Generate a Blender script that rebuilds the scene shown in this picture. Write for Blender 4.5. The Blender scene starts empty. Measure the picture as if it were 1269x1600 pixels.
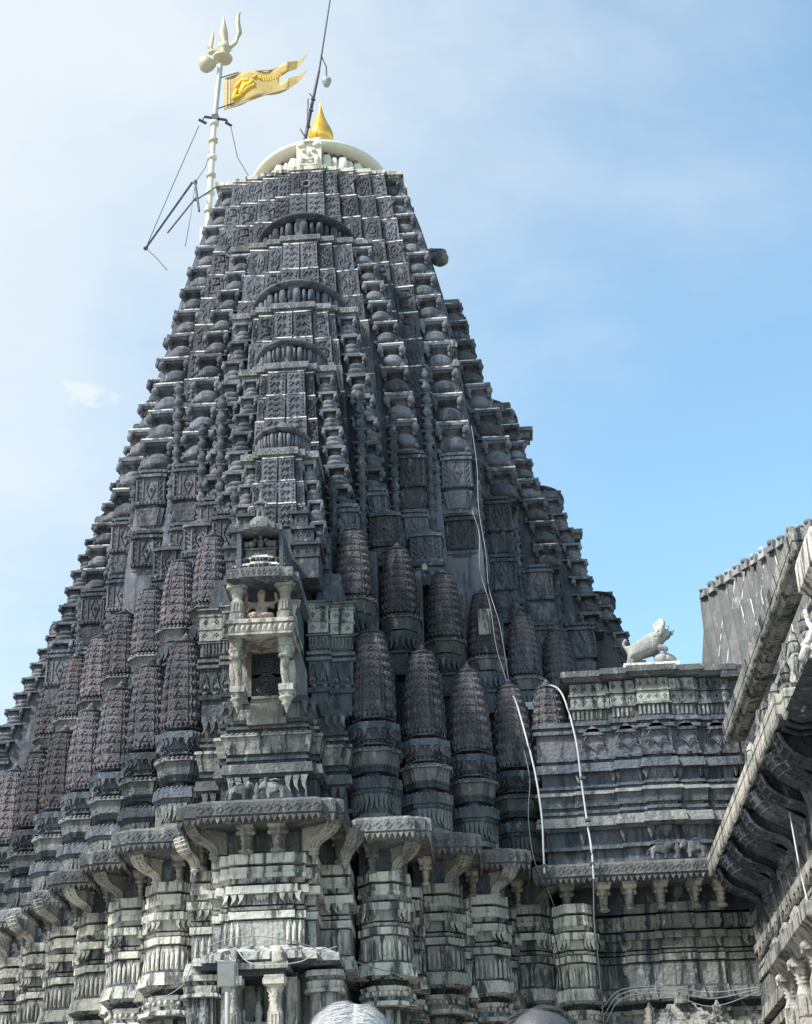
import bpy, bmesh, math, random
from mathutils import Matrix, Vector
random.seed(7)
S = bpy.context.scene
COL = S.collection
pi = math.pi

# ------------------------------------------------------------------ camera, sky, sun
def setup():
    cam = bpy.data.cameras.new('camera'); co = bpy.data.objects.new('camera', cam); COL.objects.link(co)
    cam.sensor_fit = 'VERTICAL'; cam.sensor_height = 36.0; cam.lens = 2607.566 / 1600 * 36
    cam.clip_start = 0.1; cam.clip_end = 5000
    pit, rol, yaw = 0.45749423, -0.03695148, -0.04242622
    F = Vector((math.sin(yaw)*math.cos(pit), math.cos(yaw)*math.cos(pit), math.sin(pit)))
    R0 = Vector((math.cos(yaw), -math.sin(yaw), 0)); U0 = R0.cross(F)
    R = math.cos(rol)*R0 + math.sin(rol)*U0; U = -math.sin(rol)*R0 + math.cos(rol)*U0
    m = Matrix.Identity(4)
    for i in range(3):
        m[i][0], m[i][1], m[i][2] = R[i], U[i], -F[i]
    m[0][3], m[1][3], m[2][3] = 3.7936442, -27.0, 1.6
    co.matrix_world = m
    S.camera = co
setup()
SUN_EL, SUN_AZ = math.radians(47), math.radians(-127)     # azimuth measured from +Y towards +X: left, a little in front
sv = Vector((math.sin(SUN_AZ)*math.cos(SUN_EL), math.cos(SUN_AZ)*math.cos(SUN_EL), math.sin(SUN_EL)))
w = bpy.data.worlds.new('World'); S.world = w; w.use_nodes = True
nt = w.node_tree; N = nt.nodes; L = nt.links
bg = N['Background']; bg.inputs['Strength'].default_value = 0.108
sky = N.new('ShaderNodeTexSky'); sky.sky_type = 'NISHITA'; sky.sun_disc = False
sky.sun_elevation = SUN_EL; sky.sun_rotation = SUN_AZ; sky.air_density = 1.0; sky.dust_density = 1.2; sky.ozone_density = 1.0
tc = N.new('ShaderNodeTexCoord')
def wnoise(scale, detail, rough, dist=0.0, mp=(1, 1, 1), loc=(0, 0, 0)):
    m = N.new('ShaderNodeMapping'); m.inputs['Scale'].default_value = mp; m.inputs['Location'].default_value = loc
    L.new(tc.outputs['Generated'], m.inputs['Vector'])
    n = N.new('ShaderNodeTexNoise'); n.inputs['Scale'].default_value = scale; n.inputs['Detail'].default_value = detail
    n.inputs['Roughness'].default_value = rough; n.inputs['Distortion'].default_value = dist
    L.new(m.outputs[0], n.inputs['Vector']); return n
def wmath(op, a, b, clamp=False):
    n = N.new('ShaderNodeMath'); n.operation = op; n.use_clamp = clamp
    for i, x in enumerate((a, b)):
        if isinstance(x, (int, float)): n.inputs[i].default_value = x
        else: L.new(x, n.inputs[i])
    return n.outputs[0]
big = wnoise(2.6, 5, .55, .35, (1, 1, 1.5), (.35, .1, .2))
wisp = wnoise(9, 8, .62, .4, (1, 1, 2.2), (3.1, .4, 0))
# cloud cover: thins from one side of the sky to the other
dotn = N.new('ShaderNodeVectorMath'); dotn.operation = 'DOT_PRODUCT'
L.new(tc.outputs['Generated'], dotn.inputs[0]); dotn.inputs[1].default_value = (-1.4, 0.0, 1.1)
cov = wmath('ADD', wmath('MULTIPLY', big.outputs['Fac'], 1.0), wmath('MULTIPLY', dotn.outputs['Value'], .95))
cov = wmath('ADD', cov, wmath('MULTIPLY', wisp.outputs['Fac'], .22))
rmp = N.new('ShaderNodeMapRange'); rmp.interpolation_type = 'SMOOTHSTEP'
L.new(cov, rmp.inputs['Value']); rmp.inputs['From Min'].default_value = .95; rmp.inputs['From Max'].default_value = 1.74
rmp.inputs['To Min'].default_value = 0.03; rmp.inputs['To Max'].default_value = 0.97
skb = N.new('ShaderNodeMix'); skb.data_type = 'RGBA'; skb.blend_type = 'MULTIPLY'; skb.inputs['Factor'].default_value = 1
L.new(sky.outputs['Color'], skb.inputs[6]); skb.inputs[7].default_value = (1.55, 1.86, 1.68, 1)
mx = N.new('ShaderNodeMix'); mx.data_type = 'RGBA'
# one small puffy cloud low on the cloudy side
pd = N.new('ShaderNodeVectorMath'); pd.operation = 'DISTANCE'; pm = N.new('ShaderNodeMapping'); pm.inputs['Scale'].default_value = (1, 1, 1.7)
L.new(tc.outputs['Generated'], pm.inputs['Vector']); L.new(pm.outputs[0], pd.inputs[0]); pd.inputs[1].default_value = (-.219, .835, .503*1.7)
pn = wnoise(26, 7, .62, .6)
pv = wmath('SUBTRACT', wmath('MULTIPLY', pn.outputs['Fac'], 1.25), wmath('MULTIPLY', pd.outputs['Value'], 15))
pr = N.new('ShaderNodeMapRange'); pr.interpolation_type = 'SMOOTHSTEP'; L.new(pv, pr.inputs['Value']); pr.inputs['From Min'].default_value = .05; pr.inputs['From Max'].default_value = .55; pr.inputs['To Max'].default_value = .95
cf = wmath('MAXIMUM', rmp.outputs[0], pr.outputs[0])
L.new(cf, mx.inputs['Factor']); L.new(skb.outputs[2], mx.inputs[6]); mx.inputs[7].default_value = (4.75, 5.1, 5.35, 1)
L.new(mx.outputs[2], bg.inputs['Color'])
sl = bpy.data.lights.new('sun', 'SUN'); so = bpy.data.objects.new('sun', sl); COL.objects.link(so)
sl.energy = 4.1; sl.angle = math.radians(8); sl.color = (1.0, .98, .95)
so.rotation_euler = sv.to_track_quat('Z', 'Y').to_euler()
S.view_settings.view_transform = 'Standard'; S.view_settings.look = 'None'; S.view_settings.gamma = 1
S.view_settings.use_curve_mapping = False; S.view_settings.exposure = 0.78

# ------------------------------------------------------------------ materials
def newmat(name):
    m = bpy.data.materials.new(name); m.use_nodes = True
    return m, m.node_tree, m.node_tree.nodes['Principled BSDF']
def stone(name, base, alt, stain, pale, stain_amt=.5, pale_amt=.3, bump=.5, bscale=14, streak=(2.2, 2.2, .35), bands=0):
    m, t, b = newmat(name); n = t.nodes; l = t.links
    g = n.new('ShaderNodeNewGeometry')
    def noise(sc, det=4, mp=None, rough=.6, dist=0):
        v = g.outputs['Position']
        if mp:
            q = n.new('ShaderNodeMapping'); q.inputs['Scale'].default_value = mp; l.new(v, q.inputs[0]); v = q.outputs[0]
        x = n.new('ShaderNodeTexNoise'); x.inputs['Scale'].default_value = sc; x.inputs['Detail'].default_value = det
        x.inputs['Roughness'].default_value = rough; x.inputs['Distortion'].default_value = dist
        l.new(v, x.inputs['Vector']); return x.outputs['Fac']
    def ramp(v, a, c, lo=0., hi=1.):
        r = n.new('ShaderNodeMapRange'); r.interpolation_type = 'SMOOTHSTEP'; l.new(v, r.inputs[0]); r.inputs[1].default_value = a
        r.inputs[2].default_value = c; r.inputs[3].default_value = lo; r.inputs[4].default_value = hi; return r.outputs[0]
    def mix(f, a, c):
        x = n.new('ShaderNodeMix'); x.data_type = 'RGBA'; l.new(f, x.inputs['Factor'])
        if isinstance(a, tuple): x.inputs[6].default_value = (*a, 1)
        else: l.new(a, x.inputs[6])
        if isinstance(c, tuple): x.inputs[7].default_value = (*c, 1)
        else: l.new(c, x.inputs[7])
        return x.outputs[2]
    oi = n.new('ShaderNodeObjectInfo')
    c = mix(ramp(noise(1.1, 5), .35, .65), base, alt)
    # every block of stone has its own tone
    hv = n.new('ShaderNodeHueSaturation'); l.new(c, hv.inputs['Color']); l.new(ramp(oi.outputs['Random'], 0, 1, .62, 1.42), hv.inputs['Value'])
    c = hv.outputs[0]
    c = mix(ramp(noise(1.9, 8, streak, .68, .5), .47, .60, 0, stain_amt), c, stain)
    c = mix(ramp(noise(3.1, 8, (1.6, 1.6, .5), .72), .55, .66, 0, pale_amt), c, pale)
    c = mix(ramp(noise(34, 5, None, .7), .56, .74, 0, pale_amt*.8), c, pale)
    c = mix(ramp(noise(17, 5, None, .7), .30, .44, .55, 0), c, stain)
    l.new(c, b.inputs['Base Color'])
    b.inputs['Roughness'].default_value = .88
    b.inputs['Specular IOR Level'].default_value = .25
    vo = n.new('ShaderNodeTexVoronoi'); vo.inputs['Scale'].default_value = bscale; l.new(g.outputs['Position'], vo.inputs['Vector'])
    hh = n.new('ShaderNodeMath'); hh.operation = 'ADD'; l.new(vo.outputs['Distance'], hh.inputs[0]); l.new(noise(45, 6, None, .7), hh.inputs[1])
    bp = n.new('ShaderNodeBump'); bp.inputs['Strength'].default_value = bump; bp.inputs['Distance'].default_value = .03
    l.new(hh.outputs[0], bp.inputs['Height']); l.new(bp.outputs[0], b.inputs['Normal'])
    return m
def plain(name, c, rough=.6, metal=0., var=.25, vs=8):
    m, t, b = newmat(name); n = t.nodes; l = t.links
    g = n.new('ShaderNodeNewGeometry'); x = n.new('ShaderNodeTexNoise'); x.inputs['Scale'].default_value = vs; x.inputs['Detail'].default_value = 5
    l.new(g.outputs['Position'], x.inputs['Vector'])
    mixn = n.new('ShaderNodeMix'); mixn.data_type = 'RGBA'; l.new(x.outputs['Fac'], mixn.inputs['Factor'])
    mixn.inputs[6].default_value = tuple(v*(1-var) for v in c)+(1,); mixn.inputs[7].default_value = tuple(min(1, v*(1+var)) for v in c)+(1,)
    l.new(mixn.outputs[2], b.inputs['Base Color']); b.inputs['Roughness'].default_value = rough; b.inputs['Metallic'].default_value = metal
    return m
M = {}
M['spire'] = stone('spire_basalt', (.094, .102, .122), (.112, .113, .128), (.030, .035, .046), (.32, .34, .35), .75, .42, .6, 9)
M['pot'] = stone('pot_basalt', (.108, .118, .136), (.130, .130, .142), (.034, .040, .052), (.36, .38, .39), .65, .40, .4, 20)
M['lata'] = stone('carved_basalt', (.100, .105, .122), (.128, .123, .134), (.032, .036, .046), (.33, .34, .34), .65, .45, .9, 11)
M['spirelet'] = stone('spirelet_basalt', (.100, .095, .110), (.134, .118, .122), (.032, .035, .044), (.30, .30, .30), .6, .42, .8, 22)
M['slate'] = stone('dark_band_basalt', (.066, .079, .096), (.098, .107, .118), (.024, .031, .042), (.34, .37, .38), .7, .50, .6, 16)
M['mid'] = stone('eave_basalt', (.118, .122, .126), (.175, .174, .168), (.045, .052, .060), (.42, .42, .40), .65, .55, .6, 16)
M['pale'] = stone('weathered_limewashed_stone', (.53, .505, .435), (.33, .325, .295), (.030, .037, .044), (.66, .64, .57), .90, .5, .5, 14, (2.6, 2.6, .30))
M['grime'] = stone('streaked_limewashed_stone', (.37, .36, .32), (.18, .188, .185), (.020, .028, .036), (.52, .52, .48), .95, .6, .6, 14, (3, 3, .28))
M['relief'] = stone('warm_buff_stone', (.40, .37, .31), (.28, .27, .245), (.075, .08, .085), (.55, .52, .46), .75, .4, .5, 16)
M['roof'] = stone('grey_roof_stone', (.23, .235, .235), (.30, .30, .295), (.11, .12, .125), (.46, .46, .44), .7, .5, .4, 6)
def mortar():
    m, t, b = newmat('lime_mortar'); n = t.nodes; l = t.links
    g = n.new('ShaderNodeNewGeometry'); x = n.new('ShaderNodeTexNoise'); x.inputs['Scale'].default_value = 3.2; x.inputs['Detail'].default_value = 7; x.inputs['Roughness'].default_value = .75
    l.new(g.outputs['Position'], x.inputs['Vector'])
    r = n.new('ShaderNodeMapRange'); l.new(x.outputs['Fac'], r.inputs[0]); r.inputs[1].default_value = .46; r.inputs[2].default_value = .53
    k = n.new('ShaderNodeMix'); k.data_type = 'RGBA'; l.new(r.outputs[0], k.inputs['Factor'])
    k.inputs[6].default_value = (.11, .11, .115, 1); k.inputs[7].default_value = (.68, .68, .66, 1)
    l.new(k.outputs[2], b.inputs['Base Color']); b.inputs['Roughness'].default_value = .9
    return m
M['mortar'] = mortar()
M['cream'] = plain('cream_paint', (.58, .55, .45), .7, 0, .14, 6)
M['whitewash'] = plain('whitewash', (.62, .62, .60), .8, 0, .18, 9)
M['gold'] = plain('gilded_metal', (.90, .50, .08), .30, .85, .12, 3)
M['goldpaint'] = plain('pale_gilt', (.46, .41, .28), .5, .2, .2, 9)
M['cloth'] = plain('flag_gilt_cloth', (.46, .34, .13), .95, .0, .35, 12)
M['emblem'] = plain('yellow_emblem', (.80, .48, .02), .55, 0, .1, 9)
M['iron'] = plain('dark_iron', (.07, .075, .085), .6, .5)
M['pipe'] = plain('galvanised_pipe', (.40, .41, .41), .5, .1, .2)
M['cord'] = plain('pale_cord', (.36, .38, .39), .7)
M['cable'] = plain('black_cable_and_hole_shade', (.035, .038, .045), .6)
M['greycable'] = plain('grey_cable', (.20, .23, .24), .6)
M['pink'] = stone('pink_painted_stone', (.36, .28, .23), (.28, .23, .20), (.10, .09, .085), (.45, .40, .35), .6, .4, .6, 40, (6, 6, 3))
M['statue'] = stone('white_marble_paint', (.60, .59, .55), (.48, .47, .44), (.20, .20, .19), (.70, .69, .65), .55, .3, .5, 24, (5, 5, 1.2))
M['lamp'] = plain('grey_lamp_casing', (.30, .31, .30), .5)
M['glass'] = plain('lamp_glass', (.36, .37, .35), .15)
M['skin'] = plain('skin', (.50, .27, .18), .5, 0, .08)
M['hairgrey'] = plain('grey_hair', (.46, .46, .46), .6, 0, .5, 160)
M['hairdark'] = plain('dark_hair', (.06, .06, .065), .5, 0, .8, 160)
M['shirtA'] = plain('white_shirt', (.72, .72, .70), .8, 0, .06)
M['shirtB'] = plain('blue_shirt', (.12, .20, .36), .8, 0, .08)
M['trouser'] = plain('dark_trousers', (.05, .05, .06), .8, 0, .1)
M['ground'] = stone('paving_stone', (.22, .21, .20), (.28, .27, .25), (.12, .12, .12), (.35, .34, .32), .4, .2, .4, 3)

# ------------------------------------------------------------------ mesh builder
class MB:
    def __init__(s): s.v = []; s.f = []; s.m = []; s.sm = []
    def add(s, vs, fs, mi=0, smooth=False):
        o = len(s.v); s.v += [tuple(v) for v in vs]
        for f in fs: s.f.append(tuple(o+i for i in f)); s.m.append(mi); s.sm.append(smooth)
    def box(s, x0, x1, y0, y1, z0, z1, mi=0, tx=0, ty=0):
        a = [(x0, y0, z0), (x1, y0, z0), (x1, y1, z0), (x0, y1, z0), (x0+tx, y0+ty, z1), (x1-tx, y0+ty, z1), (x1-tx, y1-ty, z1), (x0+tx, y1-ty, z1)]
        s.add(a, [(3, 2, 1, 0), (4, 5, 6, 7), (0, 1, 5, 4), (1, 2, 6, 5), (2, 3, 7, 6), (3, 0, 4, 7)], mi)
    def loft(s, rings, mi=0, cap=True, smooth=False, closed=True):
        n = len(rings[0]); vs = [p for r in rings for p in r]; fs = []
        for k in range(len(rings)-1):
            for i in range(n if closed else n-1):
                j = (i+1) % n; fs.append((k*n+i, k*n+j, (k+1)*n+j, (k+1)*n+i))
        s.add(vs, fs, mi, smooth)
        if cap: s.add(rings[0], [tuple(reversed(range(n)))], mi); s.add(rings[-1], [tuple(range(n))], mi)
    def lathe(s, prof, seg=16, c=(0, 0, 0), sx=1, sy=1, mi=0, smooth=True, lobes=0, amp=0):
        rings = []
        for z, r in prof:
            ring = []
            for i in range(seg):
                a = 2*pi*i/seg; q = r*(1+amp*abs(math.sin(lobes*a/2))) if lobes else r
                ring.append((c[0]+sx*q*math.cos(a), c[1]+sy*q*math.sin(a), c[2]+z))
            rings.append(ring)
        s.loft(rings, mi, True, smooth)
    def ell(s, c, r, mi=0, seg=8, rng=5):
        prof = [(-math.cos(pi*k/rng)*r[2], max(.02, math.sin(pi*k/rng))) for k in range(rng+1)]
        s.lathe(prof, seg, c, r[0], r[1], mi)
    def tube(s, pts, rad, seg=6, mi=0, smooth=True):
        pts = [Vector(p) for p in pts]; rs = rad if isinstance(rad, (list, tuple)) else [rad]*len(pts)
        rings = []; up = Vector((0, 0, 1))
        for k, p in enumerate(pts):
            d = (pts[min(k+1, len(pts)-1)]-pts[max(k-1, 0)]).normalized()
            u = up if abs(d.dot(up)) < .95 else Vector((0, 1, 0))
            a = d.cross(u).normalized(); b = a.cross(d)
            rings.append([tuple(p+rs[k]*(math.cos(2*pi*i/seg)*a+math.sin(2*pi*i/seg)*b)) for i in range(seg)])
        s.loft(rings, mi, True, smooth)
    def prism(s, pts, y0, y1, mi=0):          # outline in xz pushed along y
        n = len(pts); a = [(x, y0, z) for x, z in pts]; b = [(x, y1, z) for x, z in pts]
        s.add(a+b, [tuple(range(n)), tuple(reversed(range(n, 2*n)))]+[(i, n+i, n+(i+1) % n, (i+1) % n) for i in range(n)], mi)
    def mesh(s, name, mats):
        me = bpy.data.meshes.new(name); me.from_pydata(s.v, [], s.f)
        for m in mats: me.materials.append(M[m])
        me.polygons.foreach_set('material_index', s.m); me.polygons.foreach_set('use_smooth', s.sm)
        bm = bmesh.new(); bm.from_mesh(me); bmesh.ops.recalc_face_normals(bm, faces=bm.faces); bm.to_mesh(me); bm.free()
        me.update(); return me
WM = {}
def T(x=0, y=0, z=0, rz=0, s=(1, 1, 1), rx=0, ry=0):
    if isinstance(s, (int, float)): s = (s, s, s)
    return Matrix.Translation((x, y, z)) @ Matrix.Rotation(rz, 4, 'Z') @ Matrix.Rotation(rx, 4, 'X') @ Matrix.Rotation(ry, 4, 'Y') @ Matrix.Diagonal((*s, 1))
def put(name, me, parent=None, m=None, kind=None, label=None):
    o = bpy.data.objects.new(name, me); COL.objects.link(o); m = m or Matrix.Identity(4)
    WM[o.name] = m
    if parent: o.parent = parent; o.matrix_basis = WM[parent.name].inverted() @ m
    else: o.matrix_basis = m
    if kind: o['kind'] = kind
    if label: o['label'] = label
    return o
def thing(name, label, cat, loc=(0, 0, 0), group=None):
    o = bpy.data.objects.new(name, None); COL.objects.link(o); o.location = loc; WM[o.name] = Matrix.Translation(loc)
    o['label'] = label; o['category'] = cat
    if group: o['group'] = group
    return o
def tag(o, label, cat, group=None):
    o['label'] = label; o['category'] = cat
    if group: o['group'] = group
    return o

# ------------------------------------------------------------------ plans and mouldings
def stepped(h, q):        # square plan with corners cut into steps; q = [(frac, setback)...] from the middle outwards
    q = list(q[:-1])+[(1-q[-1][1], q[-1][1])]   # last step must meet the next side square
    st = [(f*h, b*h) for f, b in q]
    left = []; x = 0
    for i, (fx, sb) in enumerate(st):
        left.append((-fx, sb))
    front = []
    for i in range(len(st)-1, -1, -1):
        fx, sb = st[i]; inner = st[i-1][0] if i else None
        front.append((-fx, -h+sb))
        front.append(((-inner) if i else fx, -h+sb))
    for i in range(1, len(st)):
        fx, sb = st[i]; inner = st[i-1][0]
        front.append((inner, -h+sb)); front.append((fx, -h+sb))
    out = []
    for k in range(4):
        c, s_ = round(math.cos(k*pi/2)), round(math.sin(k*pi/2))
        out += [(x*c-y*s_, x*s_+y*c) for x, y in front]
    # drop duplicates
    r = []
    for p in out:
        if not r or abs(p[0]-r[-1][0])+abs(p[1]-r[-1][1]) > 1e-6: r.append(p)
    if abs(r[0][0]-r[-1][0])+abs(r[0][1]-r[-1][1]) < 1e-6: r.pop()
    return r
def offset(poly, d):
    n = len(poly); out = []
    for i in range(n):
        a, b, c = poly[i-1], poly[i], poly[(i+1) % n]
        e1 = Vector((b[0]-a[0], b[1]-a[1])).normalized(); e2 = Vector((c[0]-b[0], c[1]-b[1])).normalized()
        n1 = Vector((e1.y, -e1.x)); n2 = Vector((e2.y, -e2.x))
        k = 1+n1.dot(n2)
        m = (n1+n2)/max(k, .2)
        out.append((b[0]+m.x*d, b[1]+m.y*d))
    return out
def mould(mb, poly, prof, mi=0, c=(0, 0)):
    rings = []
    for z, o in prof:
        rings.append([(x+c[0], y+c[1], z) for x, y in offset(poly, o)])
    mb.loft(rings, mi, True)
def bands(mb, poly, spec, c=(0, 0)):          # spec rows: z0, z1, off0, off1, mat
    for z0, z1, o0, o1, mi in spec:
        mould(mb, poly, [(z0, o0), (z1, o1)], mi, c)
def leaf(mb, x, y, z, wd, h, nx, ny, mi=0, th=.05):     # pointed leaf hanging on a face with outward normal (nx,ny)
    t = Vector((-ny, nx, 0)); n = Vector((nx, ny, 0)); p = Vector((x, y, z))
    out = [(-.5, 0), (.5, 0), (.55, -.3), (.3, -.7), (0, -1), (-.3, -.7), (-.55, -.3)]
    a = [p+t*(u*wd)+Vector((0, 0, v*h)) for u, v in out]; tip = p+n*th+Vector((0, 0, -.32*h))
    vs = a+[tip]; mb.add(vs, [(i, (i+1) % 7, 7) for i in range(7)], mi)
def claw(mb, x, y, z, wd, h, nx, ny, side=1, mi=0, th=.06):   # curled claw-like leaf
    t = Vector((-ny, nx, 0))*side; n = Vector((nx, ny, 0)); p = Vector((x, y, z))
    out = [(-.45, 0), (.5, 0), (.55, -.25), (.35, -.65), (-.35, -1.05), (-.1, -.6), (-.25, -.3)]
    a = [p+t*(u*wd)+Vector((0, 0, v*h)) for u, v in out]
    b = [q+n*th for q in a]; m = 7
    mb.add(a+b, [tuple(range(m, 2*m))]+[(i, (i+1) % m, m+(i+1) % m, m+i) for i in range(m)], mi)
def fringe(mb, p0, p1, z, n, h, th, mi=0):            # row of saw teeth hanging between two plan points
    p0 = Vector((*p0, 0)); p1 = Vector((*p1, 0)); d = (p1-p0); nn = Vector((d.y, -d.x, 0)).normalized()*th
    for i in range(n):
        a = p0+d*(i+.03)/n; b = p0+d*(i+.97)/n; c = (a+b)/2
        z1 = z-h*(.85+.25*random.random())
        vs = [a+nn+Vector((0, 0, z)), b+nn+Vector((0, 0, z)), c+nn*.9+Vector((0, 0, z1)), a+Vector((0, 0, z)), b+Vector((0, 0, z)), c+Vector((0, 0, z1))]
        mb.add(vs, [(0, 1, 2), (5, 4, 3), (0, 2, 5, 3), (2, 1, 4, 5)], mi)
def pierced(mb, x0, x1, y, z0, z1, mi=0, dk=0):       # slab face at y with small square holes in groups of four
    w_, h_ = x1-x0, z1-z0; g = max(2, int(round(w_/(h_*.82)))); nx = g*7; nz = 7
    cw, ch = w_/nx, h_/nz
    def hole(i, j):
        a = i % 7
        return (a, j) in ((2, 3), (4, 3), (3, 2), (3, 4))
    for j in range(nz):
        i = 0
        while i < nx:
            if hole(i, j):
                xa, xb, za, zb = x0+i*cw, x0+(i+1)*cw, z0+j*ch, z0+(j+1)*ch; d = .07
                vs = [(xa, y, za), (xb, y, za), (xb, y, zb), (xa, y, zb), (xa, y+d, za), (xb, y+d, za), (xb, y+d, zb), (xa, y+d, zb)]
                mb.add(vs, [(4, 5, 6, 7), (0, 1, 5, 4), (1, 2, 6, 5), (2, 3, 7, 6), (3, 0, 4, 7)], mi); i += 1
            else:
                k = i
                while k < nx and not hole(k, j): k += 1
                mb.add([(x0+i*cw, y, z0+j*ch), (x0+k*cw, y, z0+j*ch), (x0+k*cw, y, z0+(j+1)*ch), (x0+i*cw, y, z0+(j+1)*ch)], [(0, 1, 2, 3)], mi); i = k
    d = .12
    mb.add([(x0, y, z0), (x1, y, z0), (x1, y, z1), (x0, y, z1), (x0, y+d, z0), (x1, y+d, z0), (x1, y+d, z1), (x0, y+d, z1)],
           [(0, 1, 5, 4), (1, 2, 6, 5), (2, 3, 7, 6), (3, 0, 4, 7), (4, 5, 6, 7)], mi)

# ------------------------------------------------------------------ repeated carved pieces (meshes shared by their copies)
def pot_mesh():
    b = MB()
    b.box(-.40, .40, -.40, .40, 0, .06)
    b.lathe([(.07, .26), (.10, .30), (.13, .24), (.15, .34), (.22, .43), (.32, .475), (.345, .45), (.40, .47), (.49, .44), (.58, .36), (.64, .24), (.68, .21), (.72, .22), (.76, .30), (.79, .36)], 18)
    b.box(-.40, .40, -.40, .40, .79, .85, 0, -.06, -.06)
    b.box(-.455, .455, -.455, .455, .87, .955)
    for sx in (-1, 1):
        for sy in (-1, 1):
            b.ell((sx*.39, sy*.39, .74), (.13, .13, .15)); b.ell((sx*.34, sy*.34, .60), (.07, .07, .10), 0, 6, 4)
            b.ell((sx*.40, sy*.40, .13), (.10, .10, .08), 0, 6, 4)
    b.box(-.44, .44, -.44, .44, .955, 1.0, 1)
    return b.mesh('pot', ['pot', 'mortar'])
def potb_mesh():
    b = MB()
    b.box(-.46, .46, -.46, .46, 0, .08)
    b.lathe([(.08, .36), (.16, .43), (.24, .46), (.31, .43), (.34, .37), (.38, .41), (.47, .44), (.55, .41), (.62, .29), (.68, .22), (.76, .24), (.80, .34)], 18)
    b.box(-.45, .45, -.45, .45, .86, .97)
    for sx in (-1, 1):
        for sy in (-1, 1):
            b.ell((sx*.385, sy*.385, .74), (.12, .12, .14)); b.ell((sx*.33, sy*.33, .60), (.07, .07, .10), 0, 6, 4)
    b.box(-.40, .40, -.40, .40, .97, 1.0, 1)
    return b.mesh('pot', ['pot', 'mortar'])
def bead_mesh():
    b = MB(); b.box(-.5, .5, -.2, .5, 0, .1); b.lathe([(.1, .2), (.2, .38), (.45, .46), (.65, .36), (.8, .2), (.95, .3)], 10); b.box(-.5, .5, -.45, .5, .9, 1)
    return b.mesh('bead', ['slate'])
def arc(cx, cz, r, a0, a1, n, y):
    return [(cx+r*math.cos(a0+(a1-a0)*i/n), y, cz+r*math.sin(a0+(a1-a0)*i/n)) for i in range(n+1)]
def panel_mesh(kind):                          # plate 1 wide, 1 high, facing -y, relief of scrolls
    b = MB(); b.box(-.48, .48, -.10, .25, .02, .965)
    y = -.12
    if kind == 0:
        b.tube([(.30-.36*math.sin(t*1.2)*(.3+t*.2), y, .15+.72*t/4.2) for t in [i*.42 for i in range(11)]], [.05]*11, 5)
        b.tube(arc(-.12, .62, .20, -pi*.3, pi*1.3, 8, y), .045, 5); b.tube(arc(.10, .30, .17, -pi*.9, pi*.8, 8, y), .045, 5)
        b.tube(arc(-.20, .28, .12, 0, pi*1.5, 6, y), .035, 4); b.tube(arc(.24, .76, .12, -pi, pi*.6, 6, y), .035, 4)
        b.ell((-.12, y, .62), (.07, .05, .07), 0, 6, 3)
    elif kind == 1:
        for s_ in (-1, 1):
            b.tube([(s_*.08, y, .12), (s_*.30, y, .30), (s_*.12, y, .5), (s_*.32, y, .68), (s_*.10, y, .88)], .045, 5)
            b.tube(arc(s_*.20, .50, .12, pi/2, pi*2, 6, y), .035, 4)
        b.ell((0, y, .5), (.07, .07, .2), 0, 6, 4)
    elif kind == 3:
        b.tube([(-.32, y, .15), (-.05, y, .30), (.25, y, .28), (.30, y, .50), (.05, y, .60), (-.25, y, .62), (-.20, y, .85), (.15, y, .86)], .05, 5)
        for cx, cz in ((-.28, .40), (.10, .45), (.30, .72), (0, .74), (.30, .12), (-.34, .80)): b.ell((cx, y, cz), (.07, .06, .09), 0, 6, 3)
    elif kind == 4:
        b.tube(arc(0, .5, .30, 0, 2*pi, 12, y), .04, 5); b.tube(arc(0, .5, .16, 0, 2*pi, 9, y), .035, 5)
        for k in range(8): b.ell((.30*math.cos(k*pi/4), y, .5+.38*math.sin(k*pi/4)), (.06, .05, .06), 0, 6, 3)
    elif kind == 5:
        for k in range(4):
            for s_ in (-1, 1): b.tube([(s_*.04, y, .12+.22*k), (s_*.20, y, .24+.22*k), (s_*.36, y, .14+.22*k)], .035, 4)
            b.ell((0, y, .16+.22*k), (.06, .06, .05), 0, 6, 3)
    else:
        for k, z in enumerate((.2, .5, .8)):
            b.tube([(-.34, y, z-.10), (-.12, y, z+.08), (0, y, z-.06), (.12, y, z+.08), (.34, y, z-.10)], .045, 5)
            b.ell((0, y, z+.02), (.07, .06, .07), 0, 6, 3)
            b.ell((-.33, y, z+.06), (.07, .05, .05), 0, 6, 3); b.ell((.33, y, z+.06), (.07, .05, .05), 0, 6, 3)
    v2 = []
    rv = random.Random(kind)
    for (x, y_, z) in b.v: v2.append((x+rv.uniform(-.008, .008), y_+rv.uniform(-.012, .008), z+rv.uniform(-.006, .006)))
    b.v = v2
    b.box(-.475, .475, -.125, .2, .960, .998, 1)
    return b.mesh('carved_panel', ['lata', 'mortar'])
POLY = stepped(.5, [(.40, 0), (.58, .09), (.79, .21)])
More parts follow.
